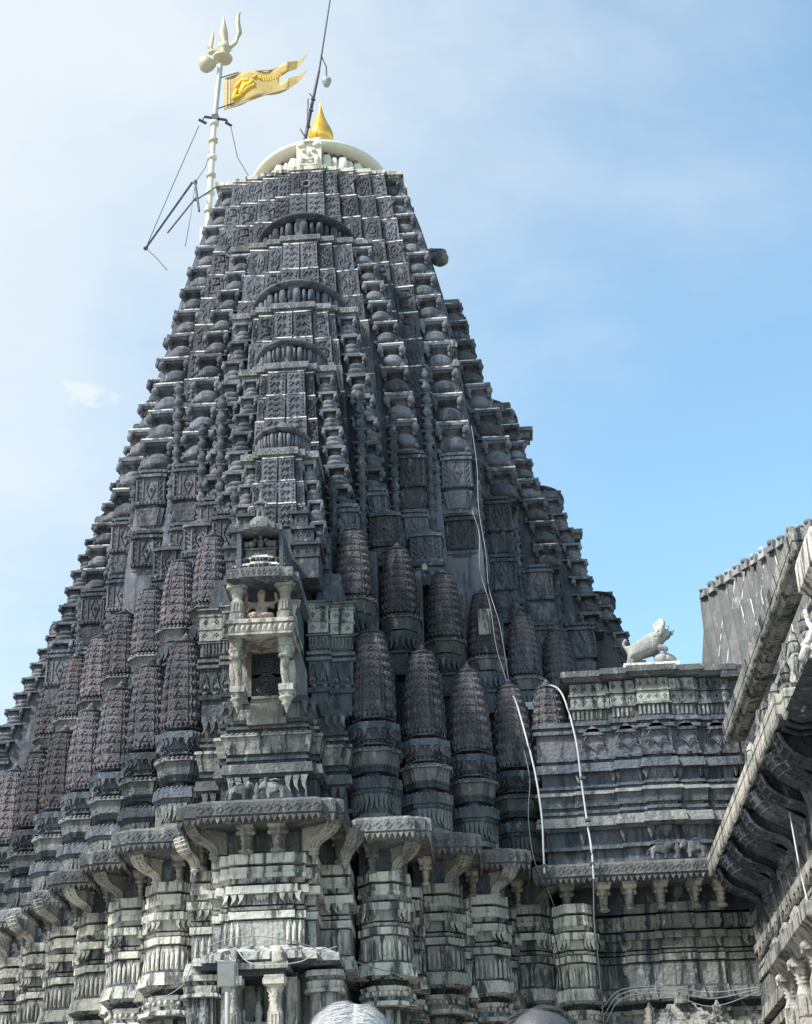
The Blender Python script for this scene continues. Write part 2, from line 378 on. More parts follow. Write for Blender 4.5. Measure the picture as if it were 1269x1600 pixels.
def spirelet_mesh(seed=0):                     # 1 high, 1 wide; each cutting differs a little
    b = MB(); rv = random.Random(seed); prof = [(0, 1.0), (.15, .99), (.35, .955), (.50, .90), (.65, .83), (.77, .745), (.86, .655), (.92, .57), (.95, .50)]
    def sc(t):
        for (a, p), (c, q) in zip(prof, prof[1:]):
            if t <= c: return p+(q-p)*(t-a)/(c-a)
        return .36
    nrow = 9; zz = [0]; 
    for i in range(nrow): zz.append(zz[-1]+(1.22-.055*i)*rv.uniform(.9, 1.1))
    k = .95/zz[-1]; zz = [z*k for z in zz]
    rings = []
    for i in range(nrow):
        a, c = zz[i], zz[i+1]; s0, s1 = sc(a), sc(c)
        for z, s_ in ((a, s0*1.0), (a+(c-a)*.88, s1*.86+s0*.14), (a+(c-a)*.89, (s1*.86+s0*.14)*.985), (c, s1*.985)):
            rings.append([(x*s_, y*s_, z) for x, y in POLY])
    b.loft(rings)
    for i in range(nrow):
        a, c = zz[i], zz[i+1]; s0 = sc((a+c)/2); h = c-a; zm = a+h*.42
        for q in range(4):
            cs, sn = round(math.cos(q*pi/2)), round(math.sin(q*pi/2))
            def P(x, y, z): return (x*cs-y*sn, x*sn+y*cs, z)
            yf = -.5*s0*1.01
            W_ = .175*s0*rv.uniform(.85, 1.1)
            for s_ in (-1, 1):               # chevron pair and eye on the middle band
                vs = [P(s_*W_*.95, yf-.032, zm-h*.30), P(s_*W_*.70, yf-.032, zm-h*.34), P(s_*W_*.08, yf-.032, zm+h*.22), P(s_*W_*.30, yf-.032, zm+h*.26),
                      P(s_*W_*.95, yf+.02, zm-h*.30), P(s_*W_*.70, yf+.02, zm-h*.34), P(s_*W_*.08, yf+.02, zm+h*.22), P(s_*W_*.30, yf+.02, zm+h*.26)]
                b.add(vs, [(0, 1, 2, 3), (0, 1, 5, 4), (1, 2, 6, 5), (2, 3, 7, 6), (3, 0, 4, 7)])
                xs = s_*.255*s0; yy = -.5*s0*.93
                vs = [P(xs-.035, yy-.03, zm+h*.2), P(xs+.035, yy-.03, zm+h*.2), P(xs, yy-.035, zm-h*.25), P(xs, yy+.02, zm)]
                b.add(vs, [(0, 1, 2), (0, 1, 3), (1, 2, 3), (2, 0, 3)])
            vs = [P(-.045, yf-.03, zm-h*.28), P(.045, yf-.03, zm-h*.28), P(.03, yf-.02, zm-h*.02), P(-.03, yf-.02, zm-h*.02), P(0, yf+.01, zm)]
            b.add(vs, [(0, 1, 2, 3), (0, 3, 4), (1, 2, 4), (0, 1, 4)])
            for x in (-.345*s0, .345*s0): b.ell(P(x, -.41*s0, zm), (.06*s0+.008, .05*s0+.01, h*.34), 0, 8, 4)
    for q in range(4):
        cs, sn = round(math.cos(q*pi/2)), round(math.sin(q*pi/2))
        for x, yy in [(-.17, -.5), (-.055, -.5), (.055, -.5), (.17, -.5), (-.27, -.46), (.27, -.46), (-.36, -.41), (.36, -.41)]:
            leaf(b, x*cs-yy*sn, x*sn+yy*cs, .005, .10, .06, sn, -cs, 0, .02)
    b.lathe([(.94, .22), (.950, .30), (.962, .315), (.972, .28), (.980, .16), (.995, .18), (1.01, .06)], 20, (0, 0, 0), 1, 1, 0, True, 20, .06)
    v2 = []
    for (x, y, z) in b.v: v2.append((x+rv.uniform(-.006, .006), y+rv.uniform(-.006, .006), z+rv.uniform(-.003, .003)))
    b.v = v2
    return b.mesh('spirelet', ['spirelet'])
def finial_mesh():
    b = MB(); b.lathe([(0, .06), (.012, .13), (.028, .14), (.036, .07), (.048, .085), (.062, .09), (.078, .05), (.105, .012)], 12)
    return b.mesh('finial', ['spirelet'])
PSTEP = [(.46, 0), (.60, .13), (.73, .27)]
PIER = stepped(.40, PSTEP)
def pier0_mesh():                              # pedestal of the lower row, z measured from 0 to 2.05
    b = MB()
    bands(b, PIER, [(0, .10, 0.03, 0.03, 1), (.10, .46, -0.02, -0.02, 1), (.46, .50, 0.02, 0.057, 0), (.50, .56, 0.057, 0.057, 0), (.56, .76, 0.092, 0.069, 0), (.76, .90, -0.095, -0.095, 0), (.90, .95, -0.02, 0.01, 0),
                    (.95, 1.02, -0.03, 0.02, 0), (1.02, 1.26, 0.01, 0.04, 1), (1.26, 1.33, 0.086, 0.063, 1), (1.33, 1.42, -0.114, -0.114, 0), (1.42, 1.46, -0.02, -0.02, 0), (1.46, 1.52, -0.095, -0.04, 0), (1.52, 1.70, -0.02, 0.03, 0),
                    (1.70, 1.83, 0.069, 0.069, 0), (1.83, 1.93, -0.133, -0.133, 0), (1.93, 1.97, -0.01, -0.01, 0), (1.97, 2.06, -0.095, -0.03, 0)])
    for q in range(4):
        cs, sn = round(math.cos(q*pi/2)), round(math.sin(q*pi/2))
        def L_(x, y, z, wd, h, f=leaf, **k): f(b, x*cs-y*sn, x*sn+y*cs, z, wd, h, sn, -cs, **k)
        for x, y in ((-.05, -.385), (-.14, -.385), (-.215, -.34), (-.275, -.29)):
            L_(x, y-.01, .47, .085, .33, claw, side=1, mi=1, th=.05)
        for x, y in ((.05, -.385), (.14, -.385), (.215, -.34), (.275, -.29)):
            L_(x, y-.01, .47, .085, .33, claw, side=-1, mi=1, th=.05)
        for x, y, s_ in ((-.15, -.42, 1), (-.24, -.37, 1), (-.32, -.32, 1), (.15, -.42, -1), (.24, -.37, -1), (.32, -.32, -1)):
            L_(x, y, 1.71, .09, .17, claw, side=s_, mi=0, th=.05)
        L_(0, -.44, 1.71, .09, .11, leaf, mi=0)
        for i in range(9):
            x = -.34+i*.085; y = -.45 if abs(x) < .22 else (-.40 if abs(x) < .28 else -.35)
            b.ell(((x)*cs-(y-.02)*sn, x*sn+(y-.02)*cs, 1.32), (.038, .038, .025), 1, 5, 3)
            b.ell(((x)*cs-(y+.09)*sn, x*sn+(y+.09)*cs, 1.485), (.02, .02, .02), 1, 5, 3)
            b.ell(((x)*cs-(y-.01)*sn, x*sn+(y-.01)*cs, .765), (.03, .03, .02), 1, 5, 3)
    return b.mesh('pedestal', ['slate', 'mid'])
def pier1_mesh():                              # pedestal of the upper row, 0..1.42
    b = MB()
    bands(b, PIER, [(0, .45, -0.03, -0.03, 0), (.45, .50, 0.02, 0.02, 0), (.50, .78, -0.095, -0.03, 0), (.78, .80, -0.02, 0.0, 0), (.80, .92, 0.01, 0.01, 0), (.92, .98, -0.095, -0.095, 0), (.98, 1.20, -0.03, 0.035, 1), (1.20, 1.27, 0.075, 0.045, 1),
                    (1.27, 1.36, -0.114, -0.114, 0), (1.36, 1.43, -0.03, -0.01, 0)])
    for q in range(4):
        cs, sn = round(math.cos(q*pi/2)), round(math.sin(q*pi/2))
        for x, y, s_ in ((-.20, -.38, 1), (-.08, -.38, 1), (.08, -.38, -1), (.20, -.38, -1), (-.30, -.33, 1), (.30, -.33, -1)):
            claw(b, x*cs-y*sn, x*sn+y*cs, .80, .11, .27, sn, -cs, s_, 0, .05)
        for i in range(9):
            x = -.34+i*.085; y = -.46 if abs(x) < .2 else (-.41 if abs(x) < .28 else -.35)
            b.ell((x*cs-y*sn, x*sn+y*cs, 1.265), (.035, .035, .022), 1, 5, 3)
    return b.mesh('pedestal', ['slate', 'mid'])
def box_mesh():                                # relief shrine box: z 0..1.55 with crown
    b = MB(); P = stepped(.34, [(.55, 0), (.92, .10)])
    bands(b, P, [(0, .08, .03, .03, 0), (.08, .32, -.03, -.01, 0), (.32, .40, .02, .04, 0), (.40, .46, -.04, -.03, 0), (.46, .54, .03, .05, 0), (.54, .60, .06, .06, 0), (.60, 1.16, -.005, -.005, 1), (1.16, 1.24, .05, .03, 0), (1.24, 1.30, -.04, -.06, 0)])
    b.lathe([(1.28, .27), (1.33, .30), (1.38, .24), (1.42, .12), (1.46, .15), (1.50, .07), (1.56, .015)], 14)
    for q in range(4):
        cs, sn = round(math.cos(q*pi/2)), round(math.sin(q*pi/2))
        def P3(x, y, z): return (x*cs-y*sn, x*sn+y*cs, z)
        b.ell(P3(0, -.345, .88), (.045, .045, .05), 1, 8, 4)
        b.tube([P3(x, -.35, z) for x, z in ((0, .64), (.10, .88), (0, 1.11), (-.10, .88), (0, .64))], .018, 4, 1)
        for s_ in (-1, 1):
            b.tube([P3(s_*.15, -.35, .63), P3(s_*.15, -.35, 1.14)], .016, 4, 1)
            for z in (.68, .80, .92, 1.04):
                b.tube([P3(s_*.20, -.325, z-.05), P3(s_*.24, -.33, z), P3(s_*.29, -.325, z+.05)], .016, 4, 1)
                b.tube([P3(s_*.08, -.35, z+.05), P3(s_*.13, -.35, z)], .014, 4, 1)
            b.tube([P3(s_*.31, -.32, .62), P3(s_*.31, -.32, 1.14)], .02, 4, 1)
            claw(b, *P3(s_*.12, -.34, .33)[:2], .33, .12, .22, sn, -cs, s_, 0, .03)
        for i in range(6):
            x = -.25+i*.10; p = P3(x, -.37, .54); leaf(b, p[0], p[1], .55, .09, .10, sn, -cs, 0, .03)
    return b.mesh('relief_box', ['slate', 'lata'])
def blockb_mesh():                             # relief box hanging straight under a chain of pots, 0..1.5
    b = MB(); P = stepped(.40, [(.6, 0), (.95, .08)])
    bands(b, P, [(0, .10, -.14, -.10, 0), (.10, .42, -.08, .0, 1), (.42, .50, .0, .02, 1), (.50, .60, -.05, -.05, 0), (.60, .68, .03, .05, 0), (.68, 1.30, 0, 0, 1), (1.30, 1.37, .06, .06, 0), (1.37, 1.43, -.03, -.03, 0), (1.43, 1.50, .03, .03, 0)])
    for q in range(4):
        cs, sn = round(math.cos(q*pi/2)), round(math.sin(q*pi/2))
        def P3(x, y, z): return (x*cs-y*sn, x*sn+y*cs, z)
        b.ell(P3(0, -.405, .99), (.05, .05, .055), 1, 8, 4)
        b.tube([P3(x, -.41, z) for x, z in ((0, .73), (.12, .99), (0, 1.25), (-.12, .99), (0, .73))], .02, 4, 1)
        for s_ in (-1, 1):
            b.tube([P3(s_*.19, -.41, .70), P3(s_*.19, -.41, 1.28)], .018, 4, 1)
            b.tube([P3(s_*.36, -.385, .70), P3(s_*.36, -.385, 1.28)], .022, 4, 1)
            for z in (.77, .92, 1.07, 1.2):
                b.tube([P3(s_*.23, -.385, z-.05), P3(s_*.28, -.39, z), P3(s_*.33, -.385, z+.05)], .018, 4, 1)
        for i in range(7):
            p = P3(-.3+i*.10, -.44, 0); leaf(b, p[0], p[1], .66, .09, .09, sn, -cs, 0, .03)
            b.ell(P3(-.3+i*.1, -.38, 1.42), (.035, .035, .04), 0, 5, 3)
    return b.mesh('relief_box', ['slate', 'lata'])
def amalaka_mesh(mats, n=40, cone=True):       # ribbed disc, radius 1: tall lobes under a thin lip, low dome above
    b = MB(); b.lathe([(0, .66), (.10, .62), (.60, .74)], 32)
    for i in range(n):
        a = 2*pi*i/n; rr = .064 if i % 2 == 0 else .036
        b.tube([(q*math.cos(a), q*math.sin(a), z) for q, z in ((.68, .06), (.84, .12), (.91, .28), (.91, .46), (.85, .60))], [rr*.8, rr*1.1, rr*1.25, rr*1.15, rr*.7], 6, 0)
    b.lathe([(.58, .86), (.61, .96), (.64, 1.0), (.68, 1.0), (.71, .96), (.80, .80), (.93, .52), (1.02, .34), (1.04, .22)], 48)
    if cone: b.lathe([(1.02, .22), (1.06, .30), (1.13, .31), (1.20, .22), (1.34, .12), (1.44, .03)], 16)
    return b.mesh('ribbed_disc', mats)
def bracket_mesh(mat='relief'):                            # radial bracket: root at origin (bottom), arm runs along +x up to (1,*,1)
    b = MB()
    cur = [(.10, 0), (.17, .10), (.20, .20), (.30, .30), (.46, .38), (.64, .47), (.80, .58), (.90, .72), (.96, .88), (1.0, 1.0)]
    out = cur+[(-.25, 1.0), (-.25, 0)]
    b.prism(out, -.13, .13)
    for k in range(4):                          # grooved ribs wrapping the front of the curve
        off = .055*k
        pts = [(x-off*.7, 0, z+off*.35) for x, z in cur]
    pts3 = [(x+.01, 0, z) for x, z in cur]
    for yy, rr in ((0, .075), (-.10, .055), (.10, .055), (-.17, .04), (.17, .04)):
        b.tube([(x-abs(yy)*.4, yy*(1+.6*z), z+.02*abs(yy)) for x, _, z in pts3], [rr*(.8+.6*z) for _, _, z in pts3], 6)
    for i, (x, z) in enumerate(cur[4:]):        # transverse bands
        b.tube([(x-.02, -.22-.04*i*.3, z), (x+.055, -.1, z-.02), (x+.065, 0, z-.025), (x+.055, .1, z-.02), (x-.02, .22+.04*i*.3, z)], .032, 5)
    for s_ in (-1, 1):                          # carved swirls on the cheeks
        for k in range(4):
            r = .16+.13*k
            b.tube([(-.10+r*1.25*math.cos(t), s_*.145, 1.0-r*math.sin(t)*1.05) for t in [0.05+i*.2 for i in range(7)]], .022, 4)
        b.ell((.02, s_*.14, .86), (.10, .05, .08), 0, 8, 4)
    b.lathe([(-.30, .02), (-.24, .05), (-.18, .07), (-.14, .15), (-.10, .17), (-.06, .11), (-.02, .16), (.03, .17), (.07, .10)], 12, (.10, 0, 0))
    return b.mesh('bracket', [mat])
def smallbracket_mesh():
    b = MB()
    b.box(-.30, .30, -.62, .30, .86, 1.0); b.box(-.24, .24, -.5, .3, .72, .86, 0, -.03, -.05)
    b.lathe([(.10, .05), (.16, .12), (.22, .14), (.30, .10), (.36, .13), (.44, .18), (.48, .13), (.54, .17), (.60, .21), (.66, .18), (.74, .22)], 12, (0, -.20, 0))
    b.prism([(-.12, .0), (.12, .0), (.18, .7), (-.18, .7)], -.12, .3)
    b.lathe([(-.12, .10), (-.08, .20), (-.03, .22), (.02, .13), (.10, .12)], 12, (0, -.15, 0))
    for s_ in (-1, 1): b.ell((s_*.2, -.2, .62), (.09, .12, .1))
    return b.mesh('bracket', ['relief'])
ME = dict(pot=pot_mesh(), potb=potb_mesh(), bead=bead_mesh(), p0=panel_mesh(0), p1=panel_mesh(1), p2=panel_mesh(2), p3=panel_mesh(3), p4=panel_mesh(4), p5=panel_mesh(5), spirelet=spirelet_mesh(), sp1=spirelet_mesh(11), sp2=spirelet_mesh(23), sp3=spirelet_mesh(37), finial=finial_mesh(),
          pier0=pier0_mesh(), pier1=pier1_mesh(), box=box_mesh(), block=blockb_mesh(), disc=amalaka_mesh(['spire']), bigdisc=amalaka_mesh(['cream'], 52, False), bracket=bracket_mesh(), bracket_dark=bracket_mesh('slate'), sbracket=smallbracket_mesh())

# ------------------------------------------------------------------ ground
g = MB(); g.add([(-300, -300, .5), (300, -300, .5), (300, 300, .5), (-300, 300, .5)], [(0, 1, 2, 3)])
put('ground', g.mesh('ground', ['ground']), kind='structure')

# ------------------------------------------------------------------ the tower
YC, KY = 12.2, 1.3
tower = thing('temple_tower', 'tall dark carved stone temple tower with a cream ribbed cap and golden pinnacle', 'temple tower', (0, YC, .5))
def wpt(u, d, dirn):                          # lateral u, outward d (square units) -> world x, y
    if dirn == 0: return (u, YC-KY*d)
    if dirn == 1: return (d, YC+KY*u)
    if dirn == 2: return (-d, YC-KY*u)
    return (-u, YC+KY*d)
def lerp(tab, z):
    if z <= tab[0][0]: return tab[0][1]
    for (a, p), (c, q) in zip(tab, tab[1:]):
        if z <= c: return p+(q-p)*(z-a)/(c-a)
    return tab[-1][1]
RZ = {0: 0, 1: pi/2, 2: -pi/2, 3: pi}
npan = [0]
def spire(dirn, Wt, Dt, z0, z1, fr, sd, course, panels, full=False, kinds=(2, 0, 1, 0, 0)):
    """Wt, Dt: tables of half width and outward distance by height; fr: fractions of the half width where the face steps back by sd"""
    def side(z, swap=False):
        W_, D_ = lerp(Wt, z), lerp(Dt, z); n = len(fr); pts = []
        if swap: W_, D_ = D_-sd*1.2, W_+sd*1.2
        for i in range(n-1, -1, -1):
            d = D_+sd*(n-1-i) if i < n-1 else D_-sd*1.2
            pts.append((-fr[i]*W_, d)); pts.append((-(fr[i-1]*W_) if i else fr[0]*W_, d))
        for i in range(1, n):
            d = D_+sd*(n-1-i) if i < n-1 else D_-sd*1.2
            pts.append((fr[i-1]*W_, d)); pts.append((fr[i]*W_, d))
        return pts
    zs = []; z = z0
    while z < z1-.05: zs.append(z); z += .5
    zs.append(z1)
    b = MB(); rings = []
    for z in zs:
        if full:
            ring = []
            for k in (0, 1, 3, 2):
                ring += [(*wpt(u, d, k), z) for u, d in side(z, k in (1, 2))]
        else:
            p = side(z); W_ = p[-1][0]
            ring = [(*wpt(u, d, dirn), z) for u, d in [(-W_, 0)]+p+[(W_, 0)]]
        rings.append(ring)
    b.loft(rings)
    sp = put('spire_body' if full else 'half_spire_body', b.mesh('spire_body', ['spire']), tower)
    if panels:
        for dk in ((dirn,) if not full else (0,)):
            z = z1-.02; c = course(z)
            while z-c > panels:
                zb = z-c; n = len(fr)
                Wb, Wt_ = lerp(Wt, zb), lerp(Wt, z); Db, Dtp = lerp(Dt, zb), lerp(Dt, z)
                for i in range(n-1):
                    d0 = Db+sd*(n-1-i); d1 = Dtp+sd*(n-1-i)
                    lo = 0 if i == 0 else fr[i-1]
                    spans = [(-fr[0], 0), (0, fr[0])] if i == 0 else [(-fr[i], -lo), (lo, fr[i])]
                    for a, e in spans:
                        Wm = (Wb+Wt_)/2; xc = (a+e)/2; wd = (e-a)*Wm*.97
                        x0, y0 = wpt(xc*Wb, d0, dk); x1, y1 = wpt(xc*Wt_, d1, dk)
                        # plate leans back with the curve of the spire
                        v = Vector((x1-x0, y1-y0, c)); yax = Vector(wpt(0, 0, dk)+(0,))-Vector(wpt(0, 1, dk)+(0,)); yax.normalize()
                        xax = yax.cross(Vector((0, 0, 1))).normalized()
                        zc = v
                        m = Matrix(((xax.x*wd, yax.x*.40, zc.x, x0), (xax.y*wd, yax.y*.40, zc.y, y0), (xax.z*wd, yax.z*.40, zc.z, zb), (0, 0, 0, 1)))
                        kd = kinds[min(i, len(kinds)-1)]
                        if kd == 0: kd = random.choice((0, 0, 1, 3, 3, 4))
                        elif kd == 2 and random.random() < .35: kd = random.choice((1, 5, 5))
                        if random.random() < .5: m = m @ Matrix.Diagonal((-1, 1, 1, 1))
                        dpt = .03*random.random()**2
                        put('carved_panel', ME['p%d' % kd], tower, Matrix.Translation((0, -dpt, 0)) @ m); npan[0] += 1
                z = zb; c = course(z)
    return side
def chain(pts, sizes, n, mesh='pot', name='pot', widths=(.8, .6), rz=0, jit=.012):
    """pots from the bottom point to the top point of the polyline"""
    tab = [(z, (x, y)) for x, y, z in pts]; z0, z1 = tab[0][0], tab[-1][0]
    # spacing shrinks upwards
    hs = [sizes[0]+(sizes[1]-sizes[0])*i/(n-1) for i in range(n)]; k = (z1-z0)/sum(hs); z = z0
    for i in range(n):
        h = hs[i]*k; zc = z+h/2
        x = lerp([(a, p[0]) for a, p in tab], zc); y = lerp([(a, p[1]) for a, p in tab], zc)
        wd = widths[0]+(widths[1]-widths[0])*i/(n-1)
        put(name, ME[mesh], tower, T(x+random.uniform(-jit, jit), y+random.uniform(-jit, jit), z, rz+random.uniform(-.03, .03), (wd, wd*1.1, h)))
        z += h
# main spire
WM_ = [(9.5, 4.2), (17, 4.05), (20, 3.88), (23, 3.62), (24.5, 3.45), (26, 3.20), (28, 2.78), (29.3, 2.42)]
FRM = [.17, .31, .48, .65, .80, 1.0]
DM_ = [(9.5, 4.25), (17, 4.1), (20, 3.75), (22, 3.42), (24, 3.08), (26, 2.80), (28, 2.56), (29.3, 2.42)]
spire(0, WM_, DM_, 9.6, 29.3, FRM, .07, lambda z: .80 if z > 26 else (.9 if z > 22 else .98), 20.3, True, (2, 2, 0, 0, 0))
HS = [  # W table, D table, cap z, fractions, step
 ([(9.6, 2.75), (20, 2.62), (22.5, 2.38), (24.5, 1.98), (25.8, 1.66)], [(9.6, 4.5), (20, 4.40), (22.5, 4.18), (25.8, 3.90)], 25.75, [.24, .44, .72, 1.0], .085, .80, 20.3),
 ([(9.6, 2.0), (17.5, 1.92), (20, 1.78), (21.5, 1.60), (22.7, 1.38)], [(9.6, 5.5), (19, 5.30), (22.9, 5.10)], 22.75, [.30, .56, .66, 1.0], .085, .72, 17.8),
 ([(9.6, 1.45), (16.5, 1.36), (18.5, 1.20), (20.4, .97)], [(9.6, 6.7), (17.6, 6.42), (20.5, 6.13)], 20.4, [.40, .58, 1.0], .085, .62, 16.4),
 ([(9.6, 1.16), (14.5, 1.06), (16.5, .86), (17.6, .70)], [(9.6, 7.1), (13.9, 7.1), (14.4, 7.55), (17.66, 7.18)], 17.55, [.44, .62, 1.0], .085, .55, 15.4)]
SD = [[(9.6, 4.85), (20, 4.72), (22.2, 4.32), (23.5, 4.02), (25.75, 3.66)], [(9.6, 5.9), (19, 5.52), (20, 5.27), (22.75, 4.74)], [(9.6, 6.9), (17.6, 6.42), (18.8, 6.17), (20.4, 5.75)], [(9.6, 8.2), (14.5, 7.9), (15.1, 7.72), (17.55, 6.84)]]
def sdt(i, dirn): return SD[i] if dirn == 2 else [(z, d+(.14, .22, .26, .26)[i]) for z, d in SD[i]]
for dirn in (0, 1, 2):
    for i, (Wt, Dt, zc, fr, sd, co, pb) in enumerate(HS):
        if dirn: Dt = sdt(i, dirn)
        spire(dirn, Wt, Dt, 9.6, zc, fr, sd, (lambda z, c=co: c), pb if dirn == 0 else 0)
# caps: stepped cornice, ribbed disc
def cap(dirn, Wc, Dc, z, fr, sd, h=.20, out=.10, rad=None, dz=0, mat='mid', name='cornice'):
    b = MB(); n = len(fr)
    for k, (o, za, zb) in enumerate(((out*.4, z, z+h*.3), (out, z+h*.3, z+h), (out*.3, z+h, z+h*1.3))):
        pts = []
        for i in range(n-1, -1, -1):
            d = Dc+sd*(n-1-i)+o
            ex = o if True else 0
            pts.append((-(fr[i]*Wc+o), d)); pts.append((-(fr[i-1]*Wc+o) if i else fr[0]*Wc+o, d))
        for i in range(1, n):
            d = Dc+sd*(n-1-i)+o
            pts.append((fr[i-1]*Wc+o, d)); pts.append((fr[i]*Wc+o, d))
        ring = [(-(Wc+o), Dc-2*Wc*.75)]+pts+[((Wc+o), Dc-2*Wc*.75)]
        b.loft([[(*wpt(u, d, dirn), za) for u, d in ring], [(*wpt(u, d, dirn), zb) for u, d in ring]])
    if dirn == 0 and name == 'cornice':       # small black boxes painting the shade of drilled holes in the cornice front
        for i in range(-4, 5):
            x = i*Wc/4.6; f = abs(x)/Wc; kk = sum(1 for q in fr if f > q); d = Dc+sd*(n-1-min(kk, n-1))+out
            for dx, dz_ in ((0, .05), (0, -.05), (.05, 0), (-.05, 0)):
                xx, yy = wpt(x+dx, d, 0); b.box(xx-.014, xx+.014, yy-.004, yy+.02, z+h*.6+dz_*.7-.014, z+h*.6+dz_*.7+.014, 1)
    put(name, b.mesh(name, [mat, 'cable']), tower)
for dirn in (0, 1, 2):
    for i, (Wt, Dt, zc, fr, sd, co, pb) in enumerate(HS):
        if dirn: Dt = sdt(i, dirn)
        Wc, Dc = Wt[-1][1], Dt[-1][1]
        cap(dirn, Wc, Dc, zc, fr, sd if dirn == 0 else .05, out=.10 if dirn == 0 else .04)
        R = Wc*(.80 if i == 0 else .84)
        x, y = wpt(0, Dc+.26-R, dirn)
        o = put('ribbed_disc', ME['disc'], tower, T(x, y, zc+.22, .05, (R, R*KY, (.95 if dirn == 0 else .55)*R**.5)))
        # square dies in the middle of the ribs, ring on the face just below
        b = MB(); b.box(-.13, .13, -.02, .3, 0, .58*R**.5); b.box(-.17, .17, -.05, .3, .58*R**.5, .66*R**.5)
        b.box(-.04, .04, -.05, .1, .05, .22)
        put('cornice_block', b.mesh('cornice_block', ['spire']), tower, T(*wpt(0, Dc+.14, dirn), zc+.22, RZ[dirn]))
        b = MB(); b.tube([(.085*math.cos(t*pi/5), -.03, .085*math.sin(t*pi/5)) for t in range(11)], .025, 6); b.lathe([(-.02, .05), (.0, .06), (.02, .03)], 8)
        put('stone_ring', b.mesh('stone_ring', ['mid']), tower, T(*wpt(0, Dc+.28, dirn), zc-.75, RZ[dirn], (1, 1, 1)))
cap(0, 2.42, 2.42, 29.3, FRM, .07, .16, .10, name='top_cornice', mat='pale'); cap(1, 2.42, 2.42, 29.302, FRM, .07, .16, .097, name='top_cornice', mat='pale'); cap(2, 2.42, 2.42, 29.304, FRM, .07, .16, .094, name='top_cornice', mat='pale')
# cross-shaped vent, its inner shade painted as solid black, and ring near the top
b = MB(); b.box(-.20, .20, -.02, .1, -.05, .05); b.box(-.06, .06, -.025, .1, -.13, .13)
put('cross_vent', b.mesh('cross_vent', ['cable']), tower, T(-.02, YC-KY*(2.54+.35)-.03, 28.25))
b = MB(); b.tube([(.10*math.cos(t*pi/5), -.05, .10*math.sin(t*pi/5)) for t in range(11)], .035, 6)
put('stone_ring', b.mesh('stone_ring', ['mid']), tower, T(-.02, YC-KY*(2.47+.35)-.03, 28.85))
# cream ribbed cap, bell and gold pinnacle
put('cream_ribbed_cap', ME['bigdisc'], tower, T(0, YC, 29.70, .07, (2.08, 2.08*KY*.98, 2.2)))
b = MB(); b.lathe([(0, 1.2), (.5, 1.05), (.95, .80), (1.15, .62), (1.25, .50), (1.32, .47), (1.62, .43), (1.66, .36), (1.74, .28), (1.80, .12)], 32)
put('cream_bell', b.mesh('cream_bell', ['cream']), tower, T(0, YC, 31.45))
b = MB(); b.box(-.34, .34, -.10, .3, 0, .92); b.tube([(-.15, -.14, .35), (0, -.16, .28), (.15, -.14, .35)], .03, 5)
for s_ in (-1, 1): b.ell((s_*.13, -.13, .62), (.07, .05, .05)); b.ell((s_*.2, -.12, .82), (.12, .05, .09)); b.ell((s_*.22, -.12, .3), (.08, .06, .16)); b.tube([(s_*.02, -.12, .12), (s_*.25, -.13, .15)], .03, 5)
b.ell((0, -.15, .5), (.05, .07, .09)); b.lathe([(.9, .30), (1.02, .22), (1.1, .05)], 14, (0, .1, 0))
put('face_carving', b.mesh('face_carving', ['cream']), tower, T(-.05, YC-KY*2.08+.04, 30.1))
b = MB(); b.lathe([(0, .16), (.04, .24), (.12, .33), (.24, .375), (.36, .365), (.50, .305), (.66, .22), (.85, .135), (1.05, .065), (1.25, .02), (1.32, .005)], 28)
put('gold_pinnacle', b.mesh('gold_pinnacle', ['gold']), tower, T(.02, YC, 33.08, 0, (1.0, 1.0, 1.22)))

# chains of pots at the corners (front pair of each spire, both sides), as measured centre lines
def both(pts, sizes, n, mesh, widths, name='pot'):
    for s_ in (-1, 1): chain([(s_*x, y, z) for x, y, z in pts], sizes, n, mesh, name, widths)
def wtab(Wt, Dt, zs, inset):
    return [(lerp(Wt, z)-inset, YC-KY*(lerp(Dt, z))+inset*.8, z) for z in zs]
both(wtab(WM_, DM_, [19.9, 22, 24, 26, 28, 29.28], .36), (.98, .70), 12, 'pot', (.86, .58))
both(wtab(HS[0][0], HS[0][1], [19.6, 21, 22.5, 24, 25.74], .24), (.90, .62), 9, 'pot', (.76, .52))
both(wtab(HS[1][0], HS[1][1], [17.9, 19, 20, 21.5, 22.74], .22), (.74, .58), 8, 'potb', (.68, .48))
both(wtab(HS[2][0], HS[2][1], [16.9, 18, 19.2, 20.38], .19), (.62, .54), 7, 'potb', (.58, .42))
both(wtab(HS[3][0], HS[3][1], [13.9, 15.5, 16.6, 17.54], .15), (.54, .46), 7, 'potb', (.44, .32))
# side spires: front corner and outer corner chains
for i, (n, wd, zb, hh) in enumerate(((8, (.76, .56), 19.3, (.88, .66)), (8, (.70, .50), 17.9, (.74, .6)), (8, (.62, .44), 16.5, (.62, .54)), (8, (.52, .40), 14.2, (.54, .46)))):
    Wt, zc = HS[i][0], HS[i][2]; ins = wd[0]*.36
    for s_ in (-1, 1):
        Dt = sdt(i, 1 if s_ > 0 else 2)
        pts = [(s_*(lerp(Dt, z)-ins*.78), YC-KY*(lerp(Wt, z)-ins*.45), z) for z in [zb+(zc-zb)*k/5 for k in range(6)]]
        chain(pts, hh, n, 'pot' if i < 2 else 'potb', 'pot', wd)
# slimmer chains on the flanks of the side spires
for x, y, za, zb, n, wd in ((4.45, 9.55, 17.9, 22.0, 9, .36), (5.35, 10.15, 16.6, 19.7, 8, .34), (6.45, 10.7, 15.0, 17.2, 6, .32), (3.72, 8.95, 21.8, 24.6, 6, .34)):
    for s_ in (-1, 1): chain([(s_*x, y, za), (s_*(x-.28), y+.05, zb)], (1, .85), n, 'potb', 'pot', (wd, wd*.8))
